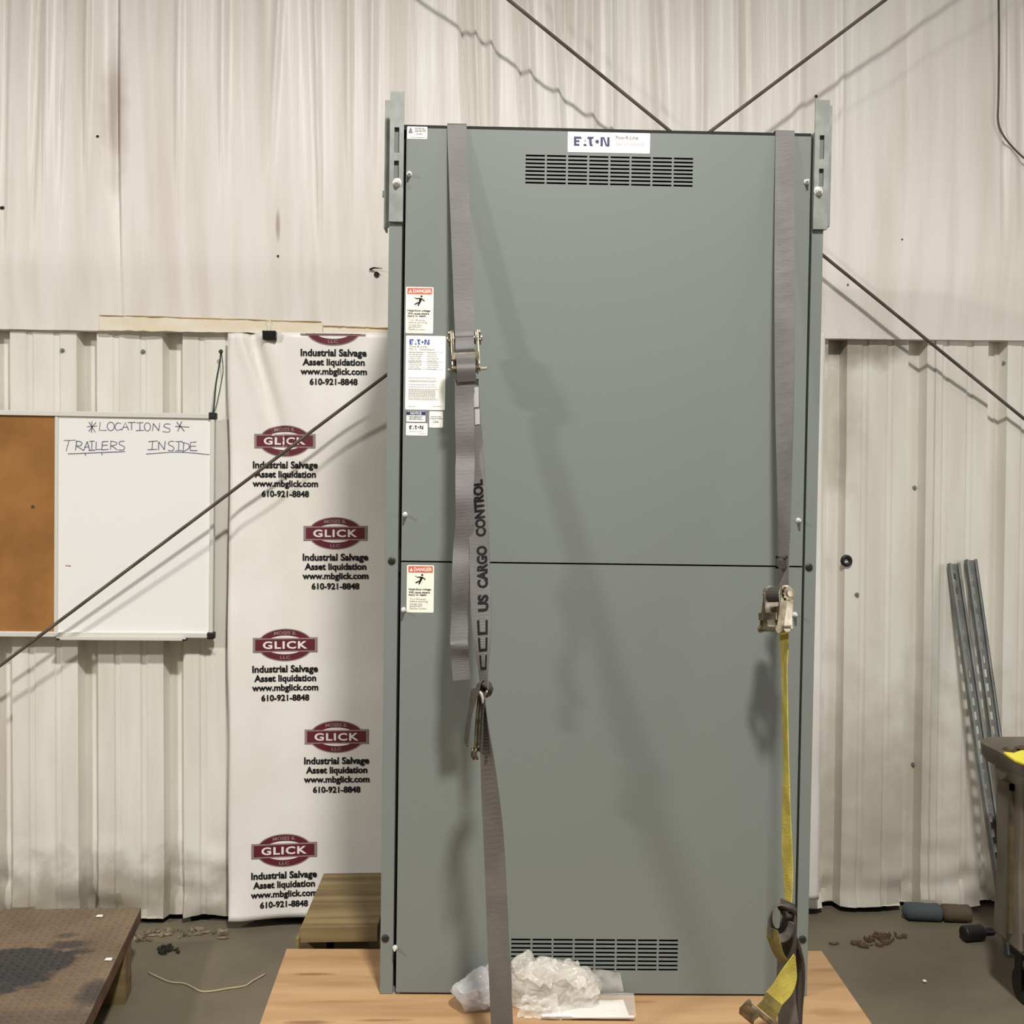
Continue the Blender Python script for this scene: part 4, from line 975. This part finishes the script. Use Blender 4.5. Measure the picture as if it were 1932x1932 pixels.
# hardware inside the grey bag
c0 = g(915, 1898, .0)
for i in range(9):
    a_ = random.random()*6.28; p = c0+V((.045*math.cos(a_)*random.random(), .03*math.sin(a_)*random.random(), .014+.03*random.random())); d_ = V((random.uniform(-1, 1), random.uniform(-1, 1), random.uniform(-.4, .4))).normalized()
    b_ = thing('bolt', p, 'zinc bolt inside the grey plastic parts bag', 'bolt', 'bolts in the grey bag')
    mb = MB(); mb.cyl(p-d_*.016, p+d_*.016, .0045, 10); obj('shank', mb, M['zinc'], b_); mb = MB(); mb.cyl(p+d_*.016, p+d_*.022, .009, 6); obj('bolt_head', mb, M['zinc'], b_)
# flat zip bag with papers
ps = [atH(1020, 1927), atH(1200, 1929), atH(1196, 1884), atH(1035, 1884)]
zbag = thing('document_pouch', (ps[0]+ps[2])/2, 'flat clear pouch with white papers lying in front of the crumpled bag', 'pouch')
def sheet(corners, z, amp, n=14, seed=0):
    mb = MB(); q_ = n+1
    for j in range(q_):
        for i in range(q_):
            u, v_ = i/n, j/n; p = corners[0].lerp(corners[1], u).lerp(corners[3].lerp(corners[2], u), v_); p = p.copy(); p.z = hz(p.x)+z+amp*(.6+noise.noise(V((u*3+seed, v_*3, seed))))
            mb.v.append(p)
    for j in range(n):
        for i in range(n): a = j*q_+i; mb.f.append([a, a+1, a+q_+1, a+q_]); mb.m.append(0)
    return mb
pc = [ps[0].lerp(ps[2], .04), ps[1].lerp(ps[3], .06), ps[2].lerp(ps[0], .12), ps[3].lerp(ps[1], .2)]
o = obj('papers', sheet(pc, .003, .002, 10, 2), M['paper'], zbag, smooth=True)
o = obj('clear_film', sheet(ps, .010, .006, 18, 5), M['film'], zbag, smooth=True)
mb = MB(); e0, e1 = ps[0]+V((.004, .004, .012)), ps[1]+V((-.004, .004, .012)); mb.tube([e0, e0.lerp(e1, .3)+V((0, 0, .003)), e0.lerp(e1, .34)+V((0, 0, -.001)), e1], .004, 8); obj('zip_glint', mb, M['paper'], zbag, smooth=True)  # zip edge in paper white, its bright reflection put into the colour
# torn film leaning on the cabinet beside the bag
mb = MB(); cs = [pf(1110, 1880, .02), pf(1176, 1868, .012), pf(1170, 1834, .010), pf(1118, 1826, .03)]
n = 10
for j in range(n+1):
    for i in range(n+1):
        p = cs[0].lerp(cs[1], i/n).lerp(cs[3].lerp(cs[2], i/n), j/n); mb.v.append(p+CN*.01*(noise.noise(p*40)+.5))
for j in range(n):
    for i in range(n): a = j*(n+1)+i; mb.f.append([a, a+1, a+n+2, a+n+1]); mb.m.append(0)
tag(obj('film_scrap', mb, M['film'], smooth=True), 'thin clear film scrap against the cabinet at the right of the crumpled bag', 'plastic film')

# ================================================================== TREAD PLATE DECK (left)
ZP = .20
fr_ = atZ(266, 1712, ZP); fl_ = atZ(-330, 1722, ZP); nr_ = atZ(160, 1932, ZP); nr2 = fr_+(nr_-fr_)*1.6; nl2 = fl_+(nr_-fr_)*1.6
dk = thing('tread_plate_deck', fr_, 'rusty brown diamond tread plate deck with dark oil stains at lower left', 'deck')
top = [fr_, fl_, nl2, nr2]; mb = MB(); mb.hexa([p-V((0, 0, .008)) for p in top], top)
# raised lugs
ex = (fl_-fr_).normalized(); ey = (nr2-fr_).normalized(); LX = (fl_-fr_).length; LY = (nr2-fr_).length; st_ = .024
for i in range(int(LX/st_)):
    for j in range(int(LY/st_)):
        c_ = fr_+ex*(i+.5)*st_+ey*(j+.5)*st_
        if c_.x < -2.1: continue
        d_ = (ex+ey).normalized() if (i+j) % 2 else (ex-ey).normalized(); s_ = V((-d_.y, d_.x, 0))
        vs = [c_-d_*.010, c_+s_*.0032, c_+d_*.010, c_-s_*.0032]
        mb.add(vs+[c_-d_*.005+V((0, 0, .0018)), c_+d_*.005+V((0, 0, .0018))], [(0, 1, 5, 4), (1, 2, 5), (2, 3, 4, 5), (3, 0, 4)])
pl = obj('tread_plate', mb, M['plate'], dk)
I = chain(pl).inverted()
for px, py, rx, ry, al in ((30, 1818, .17, .115, .95), (-40, 1850, .18, .10, .95), (130, 1782, .06, .03, .8), (178, 1872, .045, .075, .75), (150, 1795, .04, .02, .7), (60, 1930, .3, .07, .45), (125, 1765, .03, .02, .6)):
    stain_shade(M['plate'], I @ atZ(px, py, ZP), (rx, ry, .2), (*srgb(44, 42, 42)[:3], al), edge=.12 if al > .9 else .3, nscale=22, namp=.45)
mb = MB(); wv = -ex
mb.hexa([p+V((0, 0, -.045)) for p in (fr_, nr2, nr2+ex*.012, fr_+ex*.012)], [p+V((0, 0, -.008)) for p in (fr_, nr2, nr2+ex*.012, fr_+ex*.012)])
mb.hexa([p+V((0, 0, -.045)) for p in (fr_, fl_, fl_+ey*.012, fr_+ey*.012)], [p+V((0, 0, -.008)) for p in (fr_, fl_, fl_+ey*.012, fr_+ey*.012)])
obj('edge_angle', mb, M['rustyedge'], dk)
for t, s0 in ((.17, .0), (.55, .02), (.17, .7), (.55, .7)):
    c_ = fr_+ey*LY*t+ex*(.06+s0); q4 = [c_-ex*.06-ey*.05, c_+ex*.09-ey*.05, c_+ex*.09+ey*.05, c_-ex*.06+ey*.05]
    mb = MB(); mb.hexa([V((p.x, p.y, 0)) for p in q4], [V((p.x, p.y, ZP-.045)) for p in q4]); obj('timber_block', mb, M['lumber'], dk)
for i, (px, py, lb) in enumerate(((188, 1731, 'white paper chip on the tread plate near its far edge'), (205, 1813, 'white paper chip on the tread plate near its right edge'))):
    c_ = atZ(px, py, ZP)+V((0, 0, .004)); mb = MB(); mb.hexa([c_+V(p) for p in ((-.010, -.005, 0), (.011, -.007, 0), (.009, .006, 0), (-.009, .007, 0))], [c_+V(p) for p in ((-.010, -.005, .002), (.011, -.007, .004), (.009, .006, .003), (-.009, .007, .0025))])
    tag(obj('paper_chip', mb, M['paper']), lb, 'paper scrap', 'paper chips on the deck')

# ================================================================== FLOOR LITTER
def litter(name, px, py, n, spread, m, label, cat, seed):
    rr = random.Random(seed); mb = MB(); c0 = atZ(px, py, 0)
    for i in range(n):
        c_ = c0+V((rr.gauss(0, spread[0]), rr.gauss(0, spread[1]), .003)); a_ = rr.random()*6.28; l_ = rr.uniform(.008, .022); d_ = V((math.cos(a_), math.sin(a_), 0)); s_ = V((-d_.y, d_.x, 0))
        t_ = V((0, 0, rr.uniform(.002, .014))); mb.hexa([c_-d_*l_, c_+s_*l_*.45, c_+d_*l_, c_-s_*l_*.4], [c_-d_*l_*.8+t_, c_+s_*l_*.4+t_*.3, c_+d_*l_*.9+t_, c_-s_*l_*.3+t_*.5])
    o_ = obj(name, mb, m); o_['kind'] = 'stuff'; return tag(o_, label, cat)
litter('dry_leaves', 1672, 1770, 26, (.035, .02), M['leaf'], 'clump of brown dry leaves on the floor right of the skid', 'leaves', 1)
litter('dry_leaves', 1622, 1782, 14, (.04, .014), M['leaf'], 'thin scatter of brown leaves nearest the cabinet on the right floor', 'leaves', 2)
litter('floor_debris', 315, 1764, 46, (.10, .022), M['grit'], 'pale crumbled debris on the floor along the wall, left of the banner', 'debris', 3)
litter('floor_debris', 318, 1795, 16, (.02, .012), M['gap'], 'dark lump of debris on the floor beside the deck\'s right edge', 'debris', 4)
mb = MB(); P = [atZ(px, py, .003) for px, py in ((280, 1835), (318, 1852), (345, 1855), (362, 1862), (378, 1870), (400, 1870), (430, 1865), (462, 1860), (478, 1850), (500, 1838))]
mb.tube(cr(P, 6), .003, 6); tag(obj('string', mb, M['string'], smooth=True), 'pale string lying on the concrete between deck and skid', 'string')
c_ = atZ(1744, 1853, .002); mb = MB(); mb.blob(c_+V((0, 0, .004)), (.008, .007, .005), 1, .4, 4); tag(obj('paper_chip', mb, M['paper']), 'tiny white chip on the floor right of the skid', 'paper scrap')

# ================================================================== RIGHT: STRUTS, RING, FABRIC, CART
def strut(ptop, pbot, yt, zbot, label, side):
    tp = atY(ptop[0], ptop[1], yt); bt = atZ(pbot[0], pbot[1], zbot); ax = (tp-bt); Ln = ax.length; z_ = ax.normalized()
    x_ = (V((1, .02, 0))-z_*z_.x).normalized(); y_ = z_.cross(x_)
    r = thing('strut_channel', bt, label, 'metal channel', 'slotted channels leaning on the wall'); Mx = Matrix((x_, y_, z_)).transposed(); r.rotation_euler = Mx.to_euler()
    w2 = .0205; cols = [(-.007, .007)]; rows = []; zz = .03
    while zz+.03 < Ln: rows.append((zz, zz+.028)); zz += .051
    slot_panel('slotted_web', -w2, w2, 0, Ln, .0, -.0026, cols, rows, r, M['strut'])
    for s in (-1, 1):
        mb = MB(); xa, xb = sorted((s*w2, s*(w2-.0026))); mb.box((xa, -.021, 0), (xb, -.0026, Ln)); xa, xb = sorted((s*w2, s*(w2-.008))); mb.box((xa, -.021, 0), (xb, -.0185, Ln)); xa, xb = sorted((s*(w2-.0055), s*(w2-.008))); mb.box((xa, -.0185, 0), (xb, -.014, Ln))
        obj('flange', mb, M['strut'], r, local=True)
strut((1800, 1064), (1906, 1800), -.012, 0.002, 'grey slotted steel channel leaning on the wall, the left and lower one of two', 0)
strut((1832, 1057), (1932, 1800), -.012, 0.002, 'grey slotted steel channel leaning on the wall, the right and taller one of two', 1)
mb = MB(); c_ = atY(1597, 1058, -.006); mb.tube([c_+V((.0155*math.cos(t*math.pi/12), 0, .0155*math.sin(t*math.pi/12))) for t in range(24)], .0072, 10, closed=True)
tag(obj('rubber_ring', mb, M['rubber'], smooth=True), 'black rubber ring fixed on the wall right of the cabinet', 'ring')
# wall fastener heads
for px, py in ((117, 661), (269, 663), (1735, 920), (1732, 1448), (1898, 684), (1617, 1122)):
    c_ = atY(px, py, -.002); c_.y = rib_y(c_.x)+dent(c_.x, c_.z); mb = MB(); mb.cyl(c_, c_+V((0, -.004, 0)), .008, 12); mb.cyl(c_+V((0, -.004, 0)), c_+V((0, -.010, 0)), .0048, 6)
    obj('wall_screw', mb, M['strut'], wl)
mb = MB(); P = [atY(px, py, -.09) for px, py in ((1884, -30), (1885, 80), (1884, 180), (1883, 225), (1890, 250), (1908, 275), (1932, 298), (1960, 318))]
mb.tube(cr(P, 6), .0035, 6); tag(obj('loose_wire', mb, M['rod'], smooth=True), 'thin dark wire drooping down the wall at top right', 'wire')
# fabric roll by the wall base
def pill(mb, a_, b_, rz, ry, seg=10):
    d_ = b_-a_; pts = []; rings = []; n_ = 14
    for i in range(seg+1):
        t = i/seg; k = min(1, math.sqrt(max(0, 1-(abs(t-.5)*2)**8))*1.0+.25); c2 = a_+d_*t
        rings.append([c2+V((0, ry*k*math.cos(2*math.pi*j/n_), rz*k*math.sin(2*math.pi*j/n_)))*(1+.06*n1(j*1.1+i, 5)) if False else c2+V((0, ry*k*math.cos(2*math.pi*j/n_)*(1+.08*n1(j*1.1+i*.7, 5)), rz*k*math.sin(2*math.pi*j/n_)*(1+.08*n1(j*.9+i*.6, 6)))) for j in range(n_)])
    vs = [p for R2 in rings for p in R2]; fs = [(i*n_+j, i*n_+(j+1) % n_, (i+1)*n_+(j+1) % n_, (i+1)*n_+j) for i in range(seg) for j in range(n_)]+[tuple(range(n_)), tuple(range(seg*n_, seg*n_+n_))]
    mb.add(vs, fs)
a_ = atZ(1710, 1742, 0); b_ = atZ(1786, 1745, 0); e_ = atZ(1842, 1747, 0)
fr = thing('rolled_fabric', a_, 'blue and brown rolled cloth on the floor against the wall at right', 'cloth')
mb = MB(); up_ = V((0, .035, .033)); pill(mb, a_+up_, b_+up_, .032, .034); obj('blue_end', mb, M['bluefab'], fr, smooth=True)['label'] = 'blue grey end of the roll'
mb = MB(); pill(mb, b_+up_-V((.01, 0, 0)), e_+up_, .031, .033); obj('brown_body', mb, M['brownfab'], fr, smooth=True)['label'] = 'brown middle of the roll'
mb = MB(); c_ = atZ(1840, 1776, 0); mb.cyl(c_+V((-.045, 0, .028)), c_+V((.03, .01, .028)), .028, 20); mb.cyl(c_+V((.03, .01, .028)), c_+V((.075, .015, .028)), .014, 14)
o = obj('black_roller', mb, M['rubber'], bevel=.006); smooth_angle(o, 40); tag(o, 'dark rubber roller on the floor in front of the rolled cloth', 'roller')

# ---- plastic utility cart: tub tray, shelf, posts, casters
K = atZ(1843, 1392, .79); CXL = K.x-.005; CYB = K.y+.02     # outer left side and back edge
ct = thing('utility_cart', (CXL+.22, CYB-.4, 0), 'grey plastic utility cart with a dirty tray at the right edge', 'cart')
def rrect(x0_, x1_, y0_, y1_, r, n=6):
    out = []
    for cx_, cy_, s in ((x1_-r, y1_-r, 0), (x0_+r, y1_-r, 1), (x0_+r, y0_+r, 2), (x1_-r, y0_+r, 3)):
        for k in range(n+1): t = math.pi/2*(s+k/n); out.append((cx_+r*math.cos(t), cy_+r*math.sin(t)))
    return out
def tub(mb, x0_, x1_, y0_, y1_, z_rim, depth, r, wall=.018, mi=0, lip=.045, draft=.012):
    """open tray: rim lip, outer skirt, inner walls, tray floor"""
    L_ = [(0, z_rim-lip-.02, draft+.006), (0, z_rim-lip, .004), (0, z_rim-.008, 0), (0, z_rim, .008), (0, z_rim, wall-.008), (0, z_rim-.01, wall), (0, z_rim-depth, wall+.01)]
    rings = [[V((x, y, z)) for x, y in rrect(x0_+i_, x1_-i_, y0_+i_, y1_-i_, max(.02, r-i_))] for _, z, i_ in L_]
    n_ = len(rings[0]); vs = [p for R2 in rings for p in R2]; fs = []
    for i in range(len(rings)-1): fs += [(i*n_+j, i*n_+(j+1) % n_, (i+1)*n_+(j+1) % n_, (i+1)*n_+j) for j in range(n_)]
    fs.append(tuple(range((len(rings)-1)*n_, len(rings)*n_)))
    mb.add(vs, fs, mi)
X0, X1, Y1, Y0 = CXL, CXL+.46, CYB, CYB-.86
mb = MB(); tub(mb, X0, X1, Y0, Y1, .79, .055, .07); ot = obj('top_tray', mb, M['cart'], ct); smooth_angle(ot, 40)
mb = MB(); tub(mb, X0+.02, X1-.02, Y0+.02, Y1-.10, .27, .06, .06, lip=.07); o = obj('lower_shelf', mb, M['cart'], ct); smooth_angle(o, 40)
for (px_, py_) in ((X0+.012, Y1-.30), (X0+.012, Y0+.04), (X1-.06, Y1-.30), (X1-.06, Y0+.04)):
    mb = MB(); w_ = .048; d_ = .17
    prof = [(py_, .20), (py_+d_, .20), (py_+d_-.015, .45), (py_+d_+.0, .70), (py_+d_+.01, .755), (py_-.02, .755), (py_, .70), (py_+.012, .45)]
    mb.hexa([V((px_, y, z)) for y, z in prof], [V((px_+w_, y, z)) for y, z in prof])
    po = obj('post', mb, M['cart'], ct, bevel=.006)
    # dark raised strips painted for the shade in the post's recessed channel
    mb = MB(); mb.box((px_-.010, py_+.045, .24), (px_+.001, py_+.06, .70)); mb.box((px_-.010, py_+.045, .68), (px_+.001, py_+.13, .70)); obj('channel_shade', mb, M['cartdark'], po)
for cx_, cy_ in ((X0+.085, Y1-.2), (X0+.07, Y0+.1), (X1-.085, Y1-.2), (X1-.07, Y0+.1)):
    mb = MB(); mb.cyl((cx_-.016, cy_, .055), (cx_+.016, cy_, .055), .055, 24); mb.cyl((cx_-.022, cy_, .055), (cx_+.022, cy_, .055), .018, 12)
    mb.box((cx_-.026, cy_-.02, .055), (cx_-.021, cy_+.02, .15)); mb.box((cx_+.021, cy_-.02, .055), (cx_+.026, cy_+.02, .15)); mb.box((cx_-.03, cy_-.03, .145), (cx_+.03, cy_+.03, .205))
    obj('caster', mb, M['rubber'], ct)
# things in the tray
zt_ = .79-.055
mb = MB()
rr = random.Random(12)
for i in range(130):
    c_ = V((rr.uniform(X0+.05, X1-.08), rr.uniform(Y1-.42, Y1-.06), zt_+rr.uniform(.004, .048))); mb.blob(c_, (rr.uniform(.01, .03), rr.uniform(.01, .03), rr.uniform(.006, .014)), 1, .4, 3)
o = obj('tray_scraps', mb, M['leaf']); o['kind'] = 'stuff'; tag(o, 'brown scraps and dirt piled in the grey cart\'s top tray', 'scraps')
pts = [atZ(px, py, .795) for px, py in ((1893, 1423), (1914, 1438), (1965, 1458), (2000, 1436), (1965, 1418), (1925, 1418), (1912, 1424))]
mb = MB(); bot = [V((p.x, p.y, .794+.004*n1(p.x*20+p.y*9, 3))) for p in pts]; mb.hexa(bot, [p+V((0, 0, .006+.01*abs(n1(p.y*30, 2)))) for p in bot])
tag(obj('yellow_cloth', mb, M['hiyel'], bevel=.003), 'bright yellow cloth lying over the rim of the grey cart\'s tray', 'cloth')
mb = MB(); c_ = V((X0+.22, Y1-.3, .27-.06+.055)); mb.tube([c_+V((0, .06*math.cos(t*math.pi/10), .06*math.sin(t*math.pi/10))) for t in range(20)], .028, 10, closed=True); mb.cyl(c_+V((-.02, 0, 0)), c_+V((.02, 0, 0)), .04, 16)
o = obj('spare_wheel', mb, M['rubber'], smooth=True); o.location.z = .037; tag(o, 'black rubber wheel lying on the lower shelf of the grey cart', 'wheel')
